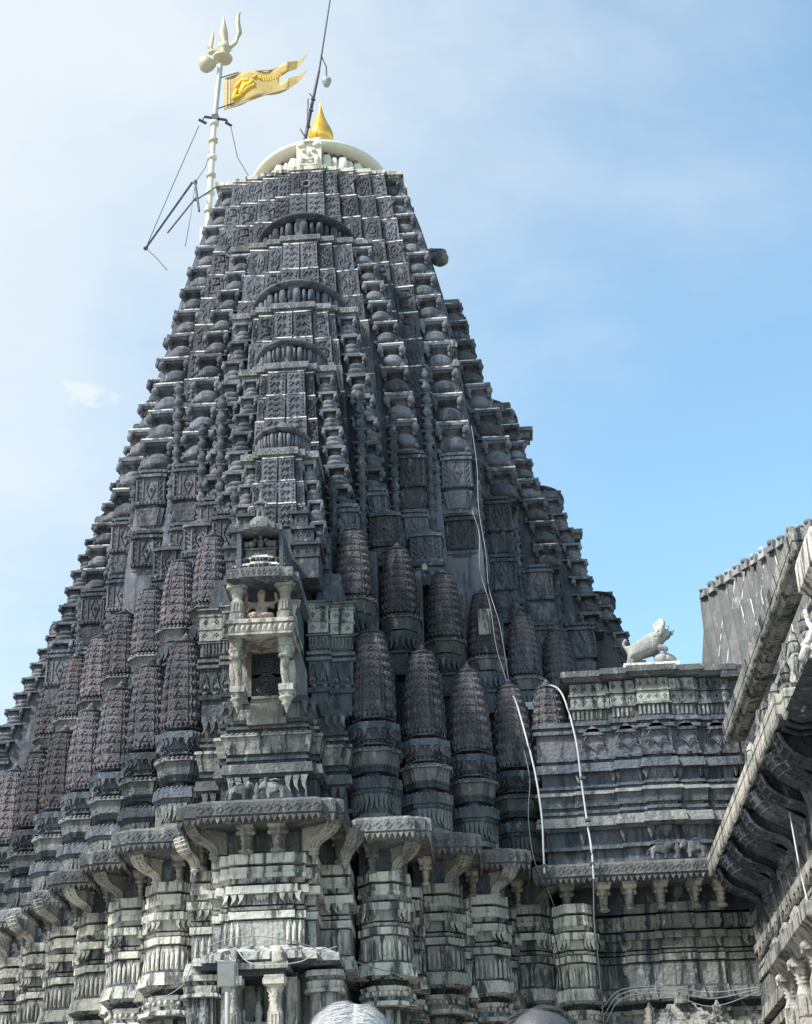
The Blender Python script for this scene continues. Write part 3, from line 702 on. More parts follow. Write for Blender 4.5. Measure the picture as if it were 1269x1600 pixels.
# bead strips in the dark recesses
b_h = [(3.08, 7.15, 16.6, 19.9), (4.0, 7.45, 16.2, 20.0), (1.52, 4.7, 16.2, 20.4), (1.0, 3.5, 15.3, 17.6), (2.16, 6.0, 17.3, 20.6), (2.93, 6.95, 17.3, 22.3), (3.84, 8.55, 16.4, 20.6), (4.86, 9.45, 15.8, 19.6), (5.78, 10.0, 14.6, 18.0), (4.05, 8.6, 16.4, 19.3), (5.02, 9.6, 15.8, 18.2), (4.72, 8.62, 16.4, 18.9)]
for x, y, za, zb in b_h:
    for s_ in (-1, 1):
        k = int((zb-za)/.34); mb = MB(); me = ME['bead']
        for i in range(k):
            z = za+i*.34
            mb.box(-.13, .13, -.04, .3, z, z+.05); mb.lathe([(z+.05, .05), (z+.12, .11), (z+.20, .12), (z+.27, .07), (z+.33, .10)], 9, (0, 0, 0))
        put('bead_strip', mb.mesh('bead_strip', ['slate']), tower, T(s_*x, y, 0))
# plain stones standing behind the rows: stepped core
def core(steps, z0, z1, mat, name):
    r = []                                     # steps: (x, y) of outer corners from the middle outwards
    pts = [(-steps[-1][0], YC)]
    L_ = []
    prevx = 0
    right = []
    for k, (x, y) in enumerate(steps):
        px = steps[k-1][0] if k else 0
        right.append((px, y)); right.append((x, y))
    left = [(-x, y) for x, y in reversed(right)]
    poly = left[:-1]+right[1:]+[(steps[-1][0], 2*YC-steps[-1][1]), (-steps[-1][0], 2*YC-steps[-1][1])]
    b = MB(); b.loft([[(x, y, z0) for x, y in poly], [(x, y, z1) for x, y in poly]])
    return put(name, b.mesh(name, [mat]), tower)
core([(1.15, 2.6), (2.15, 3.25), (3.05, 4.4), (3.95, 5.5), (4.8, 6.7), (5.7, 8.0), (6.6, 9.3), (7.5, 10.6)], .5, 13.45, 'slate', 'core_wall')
core([(1.0, 2.9), (1.85, 3.75), (2.7, 4.85), (3.55, 6.2), (4.4, 7.35), (5.25, 8.75), (6.1, 9.9), (6.9, 11.0)], 13.45, 15.9, 'spire', 'core_wall')
core([(1.2, 4.6), (2.35, 5.6), (3.15, 6.5), (4.05, 8.2), (4.95, 9.4), (5.85, 10.8)], 15.9, 17.1, 'spire', 'core_wall')

# rows of small spires ------------------------------------------------
def kuta0(x, y, zb=9.9, hs=1.76, w_=.80, lab=None, mir=1):
    p = put('pedestal', ME['pier0'], tower, T(x, y, zb, 0, (w_/.80*1.02, w_/.80*1.1, 1)))
    m = T(x+random.uniform(-.015, .015), y, zb+2.04, random.uniform(-.05, .05), (w_*random.uniform(.96, 1.03), w_*1.12, hs*random.uniform(.97, 1.02)), 0, random.uniform(-.012, .012))
    s_ = put('spirelet', ME[random.choice(('spirelet', 'sp1', 'sp2', 'sp3'))], tower, m, label=lab)
    put('finial', ME['finial'], s_, m @ T(0, 0, .995))
def kuta1(x, y, zb=13.3, hs=1.50, w_=.74, lab=None):
    put('pedestal', ME['pier1'], tower, T(x, y, zb, 0, (w_/.80, w_/.80*1.1, 1)))
    m = T(x+random.uniform(-.015, .015), y, zb+1.41, random.uniform(-.05, .05), (w_*random.uniform(.96, 1.03), w_*1.12, hs*random.uniform(.97, 1.02)), 0, random.uniform(-.012, .012))
    s_ = put('spirelet', ME[random.choice(('spirelet', 'sp1', 'sp2', 'sp3'))], tower, m, label=lab)
    put('finial', ME['finial'], s_, m @ T(0, 0, .995))
T0 = [(1.79, 2.22), (2.69, 3.36), (3.55, 4.46), (4.43, 5.68), (5.32, 6.95), (6.2, 8.2), (7.1, 9.5)]
for k, (x, y) in enumerate(T0):
    if not 4 <= k: kuta0(x, y+.45)
    kuta0(-x, y+.45)
kuta0(5.20, 5.72+.45)
T1 = [(1.43, 2.92), (2.27, 3.95), (3.13, 5.35), (3.98, 6.5), (4.82, 7.85), (5.65, 9.0), (6.45, 10.2), (7.2, 11.3)]
for k, (x, y) in enumerate(T1):
    kuta1(x, y+.42, lab='spirelet with a whitish patched front' if k == 3 else None)
    kuta1(-x, y+.42, lab='pale weathered spirelet beside the shrine' if k == 0 else None)
b = MB(); b.box(-.13, .13, -.02, .03, 0, .60)
put('patch', b.mesh('patch', ['pale']), tower, T(3.98, 6.5+.42-.455, 15.05, 0, (1, 1, 1), -.05))
BX = [(1.98, 4.85, 16.05), (2.80, 5.75, 15.95), (4.56, 8.6, 16.15), (5.46, 9.95, 16.2), (6.3, 11.1, 16.1)]
for x, y, z in BX:
    for s_ in (-1, 1): put('relief_box', ME['box'], tower, T(s_*x, y+.35, z, 0, (1.02, 1.1, 1.0)))
for s_ in (-1, 1):
    m = T(s_*3.68, 7.46+.35, 16.75, 0, (.62, .68, 1.25)); sp = put('spirelet', ME['spirelet'], tower, m)
    put('pedestal', ME['pier1'], tower, T(s_*3.68, 7.81, 15.6, 0, (.72, .8, .82))); put('finial', ME['finial'], sp, m @ T(0, 0, .995))
for x, y, z in ((2.50, 6.15, 17.95), (3.55, 7.10, 18.35), (4.42, 8.50, 17.85), (1.68, 5.05, 16.5), (1.16, 3.65, 15.45), (3.58, 7.02, 16.75), (4.46, 8.52, 16.35), (2.52, 6.0, 16.4), (5.32, 9.55, 16.5), (5.36, 9.55, 15.0), (6.25, 10.15, 15.2)):
    for s_ in (-1, 1): put('relief_box', ME['block'], tower, T(s_*x, y+.33, z, 0, (.86, .9, 1.0)))

# eaves, brackets and the lower columns -------------------------------
def eave_mesh(x0, x1, y0, y1, zt=9.70, h=.27, both_ends=False, steps=.07, slope=.38, tooth=.11):
    b = MB()
    ln = steps if both_ends else 0
    # plan with two little steps at the free corner(s)
    poly = [(x0, y1), (x0, y0+(2*ln))]
    if both_ends: poly += [(x0+steps*1.5, y0+2*ln), (x0+steps*1.5, y0+ln), (x0+steps*4, y0+ln), (x0+steps*4, y0)]
    else: poly += [(x0, y0)]
    q = steps
    poly += [(x1-q*4, y0), (x1-q*4, y0+q), (x1-q*1.5, y0+q), (x1-q*1.5, y0+2*q), (x1, y0+2*q), (x1, y1)]
    pl = []
    for p in poly:
        if not pl or abs(p[0]-pl[-1][0])+abs(p[1]-pl[-1][1]) > 1e-6: pl.append(p)
    mould(b, pl, [(zt-h, -.05), (zt-h*.85, 0), (zt-.03, 0), (zt, -.04), (zt+.04, -.10)], 0)
    mould(b, pl, [(zt+.04, -.16), (zt+.10, -.30)], 1)
    mould(b, pl, [(zt-h-.05, -.22), (zt-h, -.20)], 0)
    for a, c in zip(pl, pl[1:]):
        ln_ = math.dist(a, c)
        if a[1] >= y1-.01 and c[1] >= y1-.01: continue
        n = max(1, int(round(ln_/(tooth*.95))))
        d = Vector((c[0]-a[0], c[1]-a[1])).normalized(); nn = Vector((-d.y, d.x))*.07     # inwards
        fringe(b, (a[0]+nn.x*.7, a[1]+nn.y*.7), (c[0]+nn.x*.7, c[1]+nn.y*.7), zt-h+.005, n, tooth, .035, 0)
        # incised lozenge band
        if abs(d.x) > .9 and ln_ > .5:
            m_ = int(ln_/.16)
            for i in range(m_):
                cx = a[0]+d.x*(i+.5)*ln_/m_
                b.tube([(cx-.06, a[1]-.004, zt-h*.5), (cx, a[1]-.004, zt-h*.30), (cx+.06, a[1]-.004, zt-h*.5), (cx, a[1]-.004, zt-h*.72), (cx-.06, a[1]-.004, zt-h*.5)], .009, 4, 0)
    return b.mesh('eave', ['mid', 'pale'])
EV = [(1.44, 2.82, 1.42), (2.75, 3.68, 2.64), (3.6, 4.58, 3.92), (4.5, 5.5, 5.40), (5.42, 6.4, 6.75), (6.3, 7.3, 8.1), (7.2, 8.2, 9.5)]
put('eave', eave_mesh(-1.42, 1.42, 0, 2.6, both_ends=True, steps=.09), tower)
for k, (x0, x1, y0) in enumerate(EV):
    me = eave_mesh(x0, x1, y0, y0+2.6)
    if k < 3: put('eave', me, tower, T(0, 0, -.003*(k+1)))
    put('eave', me, tower, Matrix.Diagonal((-1, 1, 1, 1)) @ T(0, 0, -.003*(k+1)))
# lower column stack
LP = stepped(.44, PSTEP)
LOW = [  # z0, z1, off0, off1, material (0 pale, 1 grime, 2 dark)
 (8.78, 8.95, 0.035, 0.03, 0), (8.73, 8.78, -0.095, -0.095, 2), (8.62, 8.73, 0.01, 0.02, 0), (8.54, 8.62, 0.03, 0.03, 0), (8.46, 8.54, -0.01, 0.02, 1), (8.40, 8.46, -0.133, -0.114, 2), (8.27, 8.40, 0.081, 0.081, 0), (8.10, 8.27, -0.01, 0.0, 1),
 (8.06, 8.10, -0.095, -0.095, 2), (8.01, 8.06, 0.0, 0.02, 1), (7.98, 8.01, -0.095, -0.095, 2), (7.86, 7.98, 0.03, 0.03, 0), (7.83, 7.86, -0.04, -0.04, 2), (7.40, 7.83, -0.005, -0.005, 1),
 (7.36, 7.40, 0.03, 0.02, 2), (7.14, 7.36, 0.115, 0.069, 0), (7.10, 7.14, 0.069, 0.103, 1), (6.98, 7.10, -0.152, -0.095, 2), (6.90, 6.98, 0.0, 0.02, 0), (6.80, 6.90, -0.04, -0.02, 0), (6.72, 6.80, 0.0, 0.0, 1), (6.64, 6.72, 0.081, 0.057, 0), (6.60, 6.64, -0.04, -0.04, 2),
 (5.4, 6.60, -0.095, -0.095, 1), (5.3, 5.4, 0.04, 0.04, 0), (4.2, 5.3, -0.04, -0.04, 1), (4.0, 4.2, 0.069, 0.069, 0), (2.5, 4.0, -0.03, -0.03, 1), (1.6, 2.5, 0.04, 0.02, 1), (.5, 1.6, 0.115, 0.092, 0)]
def lowcol_mesh(poly, xs, yfs, nm, half):
    """poly: plan; xs: positions of leaves along the front with the face y for each"""
    b = MB(); bands(b, poly, LOW)
    for q in range(4):
        cs, sn = round(math.cos(q*pi/2)), round(math.sin(q*pi/2))
        for x, y in xs:
            s_ = 1 if x < 0 else -1
            claw(b, x*cs-y*sn, x*sn+y*cs, 8.29, .10, .19, sn, -cs, s_, 0, .055)
        # fluted block: narrow vertical petals
        n = 9
        for i in range(n):
            x = -half*.86+i*half*1.72/(n-1); y = yfs(abs(x))
            pts = [(-.028, 0), (.028, 0), (.030, .26), (0, .36), (-.030, .26)]
            vs = [((x+u)*cs-(y-.012)*sn, (x+u)*sn+(y-.012)*cs, 7.42+v) for u, v in pts]+[(x*cs-(y-.045)*sn, x*sn+(y-.045)*cs, 7.50)]
            b.add(vs, [(0, 1, 5), (1, 2, 5), (2, 3, 5), (3, 4, 5), (4, 0, 5)], 0)
        for i in range(7):
            x = -half*.8+i*half*1.6/6; y = yfs(abs(x))-.02
            b.ell((x*cs-y*sn, x*sn+y*cs, 7.115), (.035, .035, .03), 0, 5, 3)
            b.ell((x*cs-y*sn, x*sn+y*cs, 6.85), (.045, .03, .05), 0, 5, 3)
    return b.mesh(nm, ['pale', 'grime', 'slate'])
def yf(a): return -.44 if a < .205 else (-.388 if a < .28 else -.335)
me = lowcol_mesh(LP, [(-.37, -.36), (-.28, -.40), (-.19, -.45), (.19, -.45), (.28, -.40), (.37, -.36)], yf, 'column', .40)
LC = [(1.90, 2.25), (2.80, 3.32), (3.63, 4.36), (4.48, 5.37), (5.35, 6.7), (6.25, 8.0), (7.15, 9.4)]
for k, (x, y) in enumerate(LC):
    if k < 4: put('column', me, tower, T(x, y+.50, .0, 0, (1.0, 1.12, 1)))
    put('column', me, tower, T(-x, y+.50, .0, 0, (1.0, 1.12, 1)))
# narrow dark half columns in the recesses between them
me2 = lowcol_mesh(stepped(.22, [(.5, 0), (.8, .15)]), [(-.12, -.22), (.12, -.22)], lambda a: -.22, 'recess_column', .2)
for k in range(len(LC)-1):
    x = (LC[k][0]+LC[k+1][0])/2-.05; y = LC[k][1]+1.0
    if k < 4: put('recess_column', me2, tower, T(x, y, -.12))
    put('recess_column', me2, tower, T(-x, y, -.12))
# middle bay below the eave
cb = [(-1.37, 1.9), (-1.37, 1.62), (-.88, 1.62), (-.88, .86), (-.72, .86), (-.72, .72), (-.55, .72), (-.55, .64), (.50, .64), (.50, .72), (.68, .72), (.68, .86), (.86, .86), (.86, 1.62), (1.35, 1.62), (1.35, 1.9), (1.35, 3.4), (-1.37, 3.4)]
b = MB(); bands(b, cb, [r for r in LOW if r[1] > 7.05]+[(.5, 7.0, -.12, -.12, 1)])
for x in (-.64, -.50, -.38, .34, .48, .60): claw(b, x, .64-.01, 8.29, .11, .19, 0, -1, 1 if x < 0 else -1, 0, .06)
for x in (-1.25, -1.12, -1.0, 1.0, 1.12, 1.22): claw(b, x, 1.60, 8.29, .11, .19, 0, -1, 1 if x < 0 else -1, 0, .05)
for x in (-.06, .0, .06): leaf(b, x-.02, .62, 8.27, .10, .12, 0, -1, 0, .04)
for x in (-.62, -.52, -.42, .42, .52, .62): b.add([(x-.035, .63, 7.42), (x+.035, .63, 7.42), (x+.03, .63, 7.72), (x, .63, 7.82), (x-.03, .63, 7.72), (x, .595, 7.5)], [(0, 1, 5), (1, 2, 5), (2, 3, 5), (3, 4, 5), (4, 0, 5)], 0)
for x in (-1.28, -1.17, -1.05, -.94, .94, 1.05, 1.17, 1.28): b.add([(x-.035, 1.61, 7.42), (x+.035, 1.61, 7.42), (x+.03, 1.61, 7.72), (x, 1.61, 7.82), (x-.03, 1.61, 7.72), (x, 1.575, 7.5)], [(0, 1, 5), (1, 2, 5), (2, 3, 5), (3, 4, 5), (4, 0, 5)], 0)
put('middle_bay', b.mesh('middle_bay', ['pale', 'grime', 'slate']), tower)
# brackets
for s_ in (-1, 1):
    put('bracket', ME['bracket'], tower, T(s_*.80, .75, 8.99, -pi/2+s_*math.radians(58), (.56, .62, .50)))
    put('bracket', ME['sbracket'], tower, T(s_*.27-.02, .66, 9.0, 0, (.60, .62, .47)))
    put('bracket', ME['sbracket'], tower, T(s_*1.20, 1.6, 9.0, 0, (.45, .5, .46)))
    put('bracket', ME['bracket'], tower, T(s_*1.28, 1.5, 8.98, -pi/2+s_*math.radians(40), (.4, .6, .46)))
for k, (x, y) in enumerate(LC):
    for s_ in (1, -1):
        if s_ == 1 and k > 3: continue
        put('bracket', ME['bracket'], tower, T(s_*(x+.22), y+.15, 8.97, -pi/2+s_*math.radians(42), (.56, .60, .46)))
        put('bracket', ME['sbracket'], tower, T(s_*(x-.18), y+.05, 8.97, 0, (.42, .50, .44)))
        b = MB(); b.box(-.42, .42, .1, .6, 8.94, 9.4); 
        for i in range(4): leaf(b, -.3+i*.2, .1, 9.14, .16, .14, 0, -1, 0, .04)
        put('capital_block', b.mesh('capital_block', ['slate']), tower, T(s_*x, y, 0))
b = MB(); b.box(-.84, .84, .9, 1.8, 8.94, 9.42); b.box(-1.3, 1.3, 1.8, 2.8, 8.93, 9.41)
for i in range(11): leaf(b, -.72+i*.144, .9, 9.15, .12, .13, 0, -1, 0, .04)
put('capital_block', b.mesh('capital_block', ['mid']), tower)

# middle bay above the eave: pedestal, balcony shrine --------------------
mb_ = [(-1.36, 1.95), (-.90, 1.95), (-.90, 1.25), (-.74, 1.25), (-.74, 1.08), (.74, 1.08), (.74, 1.25), (.90, 1.25), (.90, 1.95), (1.36, 1.95), (1.36, 3.2), (-1.36, 3.2)]
b = MB()
bands(b, mb_, [(9.70, 9.95, -.02, -.02, 0), (9.95, 10.02, .04, .04, 0), (10.02, 10.42, -.05, -.05, 0), (10.42, 10.48, 0, .02, 0), (10.48, 10.66, .07, .05, 1), (10.66, 10.74, -.05, -.05, 0), (10.74, 10.80, -.01, -.01, 0), (10.80, 10.86, -.05, -.05, 0),
               (10.86, 11.16, .0, .06, 2), (11.16, 11.22, .09, .07, 2), (11.22, 11.32, -.05, -.05, 0), (11.32, 11.37, 0, 0, 1), (11.37, 11.43, -.06, -.06, 0), (11.43, 11.50, -.02, -.01, 0), (11.50, 11.80, -.09, -.08, 1), (11.80, 11.92, -.02, -.02, 0)])
for x in (-.66, -.52, -.38, .38, .52, .66): claw(b, x, 1.10, 10.43, .12, .30, 0, -1, 1 if x < 0 else -1, 2, .06)
for x in (-1.25, -1.1, 1.1, 1.25): claw(b, x, 1.96, 10.43, .12, .28, 0, -1, 1 if x < 0 else -1, 1, .06)
for x in (-1.28, -1.14, -1.0, -.84, -.68, .68, .84, 1.0, 1.14, 1.28): claw(b, x, (1.98 if abs(x) > .9 else 1.14), 11.80, .11, .24, 0, -1, 1 if x < 0 else -1, 1, .05)
leaf(b, -.02, 1.12, 11.80, .18, .20, 0, -1, 2, .05)
for i in range(16): b.ell((-.72+i*.096, 1.02, 11.215), (.045, .04, .022), 2, 5, 3)
for i in range(3): 
    leaf(b, -.10+.08*i, 1.08, 10.40+.03*(i == 1), .09, .14, 0, -1, 2, .05)
put('bay_pedestal', b.mesh('bay_pedestal', ['slate', 'mid', 'grime']), tower)
# flanking stacks left and right of the shrine
for s_ in (-1, 1):
    b = MB(); P = [(.62, 2.15), (1.02, 2.15), (1.02, 2.28), (1.46, 2.28), (1.46, 3.4), (.62, 3.4)]
    bands(b, P, [(11.92, 12.35, -.05, -.05, 0), (12.35, 12.43, 0, .03, 0), (12.43, 12.50, -.04, -.04, 0), (12.50, 12.97, -.01, -.01, 0), (12.97, 13.03, .04, .04, 1), (13.03, 13.09, -.03, -.03, 0), (13.09, 13.15, .03, .03, 1), (13.15, 13.22, -.03, -.03, 0),
                 (13.22, 13.47, -.01, -.02, 1), (13.47, 13.50, .03, .03, 1), (13.50, 14.06, -.10, -.10, 0), (14.06, 14.14, .03, .03, 1), (14.14, 14.20, .07, .0, 1), (14.2, 14.9, -.12, -.25, 0)])
    for z0, z1 in ((13.53, 13.75), (13.80, 14.02)):
        pierced(b, .62, 1.0, 2.14, z0, z1, 2); pierced(b, 1.03, 1.47, 2.27, z0, z1, 2)
        b.box(.60, 1.02, 2.12, 2.3, z1+.004, z1+.04, 2); b.box(1.025, 1.49, 2.25, 2.4, z1+.004, z1+.04, 2)
    for x0, y0 in ((.72, 2.14), (.92, 2.14), (1.14, 2.27), (1.34, 2.27)):
        b.tube([(x0-.07, y0, 12.56), (x0, y0-.01, 12.90), (x0+.07, y0, 12.56), (x0, y0-.01, 12.68), (x0-.07, y0, 12.56)], .016, 4, 1)
        b.ell((x0, y0, 12.60), (.05, .03, .05), 1, 6, 3); leaf(b, x0, y0, 12.50, .09, .10, 0, -1, 1, .03)
        for k in range(3): b.box(x0-.08+k*.06, x0-.05+k*.06, y0-.02, y0, 13.24, 13.45, 1)
    put('flanking_stack', b.mesh('flanking_stack', ['slate', 'mid', 'grime']), tower, Matrix.Diagonal((s_, 1, 1, 1)))
    # stepped gable with pierced blocks above
    b = MB()
    for k, (xo, z) in enumerate(((.88, 14.85), (.76, 15.22), (.64, 15.59))):
        yo = 1.62+.08*k; b.box(.35, xo, yo+.02, 3.4, z-.40 if k == 0 else z-.05, z+.02); pierced(b, .42, xo+.03, yo, z+.03, z+.26, 0); b.box(.35, xo+.06, yo-.05, 3.4, z+.27, z+.33)
        b.box(.36, xo, yo+.13, 3.4, z+.02, z+.28); b.box(xo-.05, xo+.05, yo-.02, yo+.3, z+.33, z+.42, 0, .02, .02)
    put('stepped_gable', b.mesh('stepped_gable', ['spire']), tower, Matrix.Diagonal((s_, 1, 1, 1)))
# the shrine itself
SH = Matrix.Translation((0, 0, 1.6)) @ Matrix.Diagonal((1, 1, .947, 1)) @ Matrix.Translation((0, 0, -1.6))
b = MB()
b.box(-.62, .60, 1.15, 2.3, 11.9, 13.37, 0)                      # back mass under the balcony
put('shrine_back', b.mesh('shrine_back', ['grime']), tower, SH)
b = MB()
for (z, h, r) in ((12.72, .34, .20), (13.12, .30, .19)):
    b.box(-.27, .25, 1.08, 1.16, z-.25, z+.22, 0)
    for k, rr in enumerate((r, r*.70, r*.45)): b.tube([(-.01+rr*math.cos(t*pi/8), 1.065-.012*k, z+rr*math.sin(t*pi/8)) for t in range(17)], .024, 5, 0)
    b.ell((-.01, 1.06, z), (r*.28, .05, r*.28), 0)
b.box(-.30, .28, 1.02, 1.18, 12.05, 12.42, 1); b.box(-.34, .32, .98, 1.18, 12.42, 12.47, 1); b.box(-.36, .34, 1.0, 1.18, 11.92, 12.05, 1)
b.box(-.36, -.28, .98, 1.2, 12.42, 13.37, 1); b.box(.26, .34, .98, 1.2, 12.42, 13.37, 1)
put('roundel_panel', b.mesh('roundel_panel', ['slate', 'relief']), tower, SH)
def strut():                                   # curved hanging strut below the balcony
    b = MB(); b.box(-.115, .115, -.10, .4, 1.20, 1.37, 0)
    b.lathe([(.98, .10), (1.02, .14), (1.06, .105), (1.12, .14), (1.18, .15), (1.20, .10)], 12)
    b.tube([(0, 0, 1.0), (-.02, .02, .85), (-.03, .08, .7), (-.01, .16, .55), (0, .22, .45)], [.085, .075, .06, .06, .08], 8)
    b.tube([(.05, .15, .98), (.07, .22, .8), (.06, .28, .6), (0, .34, .45)], .10, 8)
    for k in range(4): b.ell((-.02-.02*math.sin(k), -.02+.05*k, .92-.11*k), (.05, .05, .05), 0, 6, 4)
    b.box(-.13, .13, .05, .5, .38, .50, 0)
    b.lathe([(-.02, .01), (.05, .03), (.12, .05), (.16, .09), (.19, .07), (.24, .12), (.28, .14), (.31, .10), (.36, .135), (.40, .13)], 12, (0, .2, 0))
    return b.mesh('hanging_strut', ['relief'])
me = strut()
for s_ in (-1, 1): put('hanging_strut', me, tower, SH @ T(s_*.43-.03, .42, 12.0, 0, (s_, 1, 1)))
b = MB(); b.box(-.62, .58, .12, 1.6, 13.60, 13.68); b.box(-.58, .54, .16, 1.6, 13.42, 13.60); b.box(-.60, .56, .14, 1.6, 13.37, 13.41)
for i in range(12):
    x = -.55+i*.096
    b.add([(x, .155, 13.43), (x+.09, .155, 13.43), (x+.045, .12, 13.51), (x+.0, .155, 13.59), (x+.09, .155, 13.59)], [(0, 1, 2), (0, 2, 3), (3, 2, 4), (2, 1, 4)], 0)
put('balcony_slab', b.mesh('balcony_slab', ['relief']), tower, SH)
def pil():
    b = MB(); P = stepped(.11, [(.6, 0), (.95, .15)])
    bands(b, P, [(0, .16, .015, .015, 0), (.16, .19, -.01, -.01, 0), (.19, .40, 0, -.005, 0)])
    b.lathe([(.40, .11), (.46, .085), (.50, .075), (.52, .095), (.54, .075), (.56, .10), (.58, .085), (.61, .115), (.64, .12)], 10)
    b.box(-.14, .14, -.14, .14, .66, .75); b.box(-.11, .11, -.11, .11, .64, .66)
    b.ell((-.12, -.05, .70), (.06, .08, .05)); b.ell((.12, -.05, .70), (.06, .08, .05))
    for k in (-1, 0, 1): b.box(-.015+k*.05, .015+k*.05, -.122, -.1, .20, .38)
    return b.mesh('shrine_pillar', ['relief'])
me = pil()
for x in (-.45, .41): put('shrine_pillar', me, tower, SH @ T(x, .35, 13.68, 0, (1.1, 1.1, 1.05)))
for x in (-.45, .41): put('shrine_pillar', me, tower, SH @ T(x, 1.15, 13.68, 0, (1.1, 1.1, 1.05)))
b = MB(); b.box(-.58, -.50, 1.2, 2.2, 13.68, 14.47); b.box(.46, .54, 1.2, 2.2, 13.68, 14.47); b.box(-.5, .46, 2.0, 2.2, 13.68, 14.47)
put('niche_wall', b.mesh('niche_wall', ['slate']), tower, SH)
b = MB(); SR = [(-.70, 2.2), (-.70, .45), (-.62, .18), (-.62, .02), (-.40, .02), (-.40, -.03), (.18, -.03), (.18, .02), (.36, .02), (.36, -.03), (.58, .05), (.58, .18), (.68, .45), (.68, 2.2)]
SR = [(-.70, 2.2), (-.70, .30), (-.62, .30), (-.62, .05), (-.38, .05), (-.38, 0), (.34, 0), (.34, .05), (.58, .05), (.58, .30), (.66, .30), (.66, 2.2)]
bands(b, SR, [(14.42, 14.48, -.10, -.02, 1), (14.48, 14.66, 0, 0, 0), (14.66, 14.70, 0, -.06, 0)])
for i in range(11): b.tube([(-.52+i*.1-.035, -.0, 14.57), (-.52+i*.1, -.01, 14.62), (-.52+i*.1+.035, 0, 14.57), (-.52+i*.1, -.01, 14.52), (-.52+i*.1-.035, 0, 14.57)], .008, 4, 0)
put('shrine_eave', b.mesh('shrine_eave', ['mid', 'slate']), tower, SH)
b = MB()
for z, xo, yo in ((14.70, .50, .12), (14.87, .44, .20)):
    P = [(-xo, 1.8), (-xo, yo+.12), (-xo*.62, yo+.12), (-xo*.62, yo+.06), (-xo*.32, yo+.06), (-xo*.32, yo), (xo*.32, yo), (xo*.32, yo+.06), (xo*.62, yo+.06), (xo*.62, yo+.12), (xo, yo+.12), (xo, 1.8)]
    bands(b, P, [(z, z+.09, -.06, -.06, 0), (z+.09, z+.145, .02, .0, 1), (z+.145, z+.17, -.04, -.04, 0)], (-.03, 0))
    for x in (-.44, -.36, -.22, -.10, -.03, .04, .16, .30, .38): leaf(b, x*xo*2, yo+(.12 if abs(x) > .31 else (.06 if abs(x) > .16 else 0))-.0, z+.095, .06, .09, 0, -1, 0, .03)
put('shrine_roof', b.mesh('shrine_roof', ['mid', 'pale']), tower, SH)
b = MB(); b.box(-.36, .30, .40, 1.8, 15.04, 15.42, 1); b.box(-.30, .25, .30, .6, 15.04, 15.17, 0); b.box(-.33, .28, .27, .6, 15.17, 15.20, 0)
for s_ in (-1, 1):
    b.ell((-.03+s_*.17, .30, 15.29), (.10, .07, .07), 0); b.ell((-.03+s_*.26, .27, 15.27), (.05, .06, .07), 0); b.ell((-.03+s_*.10, .30, 15.36), (.05, .06, .05), 0); b.tube([(-.03+s_*.27, .27, 15.24), (-.03+s_*.27, .26, 15.2)], .02, 5, 0)
b.ell((-.03, .28, 15.30), (.06, .06, .11), 0); b.ell((-.03, .27, 15.43), (.04, .04, .04), 0)
put('lion_frieze', b.mesh('lion_frieze', ['mid', 'slate']), tower, SH)
b = MB(); P = [(-.50, 2.0), (-.50, .12), (-.36, .12), (-.36, .04), (-.22, .04), (-.22, -.04), (.16, -.04), (.16, .04), (.30, .04), (.30, .12), (.44, .12), (.44, 2.0)]
bands(b, P, [(15.46, 15.50, -.06, 0, 0), (15.50, 15.62, 0, 0, 0)]); b.lathe([(15.62, .30), (15.70, .27), (15.80, .18), (15.86, .06)], 18, (-.03, .30, 0), 1, 1, 0)
b.box(-.52, -.42, .15, 1.4, 14.72, 15.46, 1); b.box(.38, .46, .15, 1.4, 14.72, 15.46, 1)
put('upper_canopy', b.mesh('upper_canopy', ['mid', 'slate']), tower, SH @ Matrix.Diagonal((.86, 1, 1, 1)))

# lower niche in the middle bay
b = MB()
P = [(-1.12, 1.4), (-1.12, .32), (-.95, .32), (-.95, .12), (-.70, .12), (-.70, 0), (.72, 0), (.72, .12), (.95, .12), (.95, .32), (1.30, .32), (1.30, 1.4)]
bands(b, P, [(7.02, 7.07, -.10, -.02, 2), (7.07, 7.20, 0, -.02, 1), (7.20, 7.34, -.06, -.28, 1)])
put('niche_canopy', b.mesh('niche_canopy', ['pale', 'grime', 'slate']), tower)
b = MB(); b.box(-.55, .50, -.12, .9, 6.90, 7.0, 0); b.box(-.50, .45, -.06, .9, 6.80, 6.90, 1); b.box(-.60, -.30, .12, .9, .5, 6.80, 0); b.box(.22, .62, .16, .9, .5, 6.80, 0)
b.box(-.30, .22, .10, .9, .5, 5.3, 0)
for x in (-.36, .36): b.lathe([(7.0, .12), (7.05, .13), (7.08, .07), (7.12, .10), (7.18, .07), (7.26, .02)], 10, (x, -.02, 0), 1, 1, 0)
b.box(-.28, .28, .86, .95, 5.3, 6.8, 1)
put('niche_frame', b.mesh('niche_frame', ['pale', 'slate']), tower)
me = pil(); put('niche_pillar', me, tower, T(.28, .05, 5.6, 0, (1.15, 1.15, 1.6))); put('niche_pillar', me, tower, T(-.36, .05, 5.6, 0, (.9, 1.15, 1.6)))
for s_, xx in ((-1, -1.0), (1, 1.02)):
    b = MB(); P = stepped(.26, [(.6, 0), (.9, .14)])
    bands(b, P, [(6.86, 6.95, .05, .05, 0), (6.78, 6.86, -.02, .02, 1), (6.66, 6.78, .02, .04, 0), (6.60, 6.66, .07, .05, 0), (.5, 6.60, -.02, -.02, 1)])
    put('side_pilaster', b.mesh('side_pilaster', ['pale', 'grime']), tower, T(xx, .75, 0))

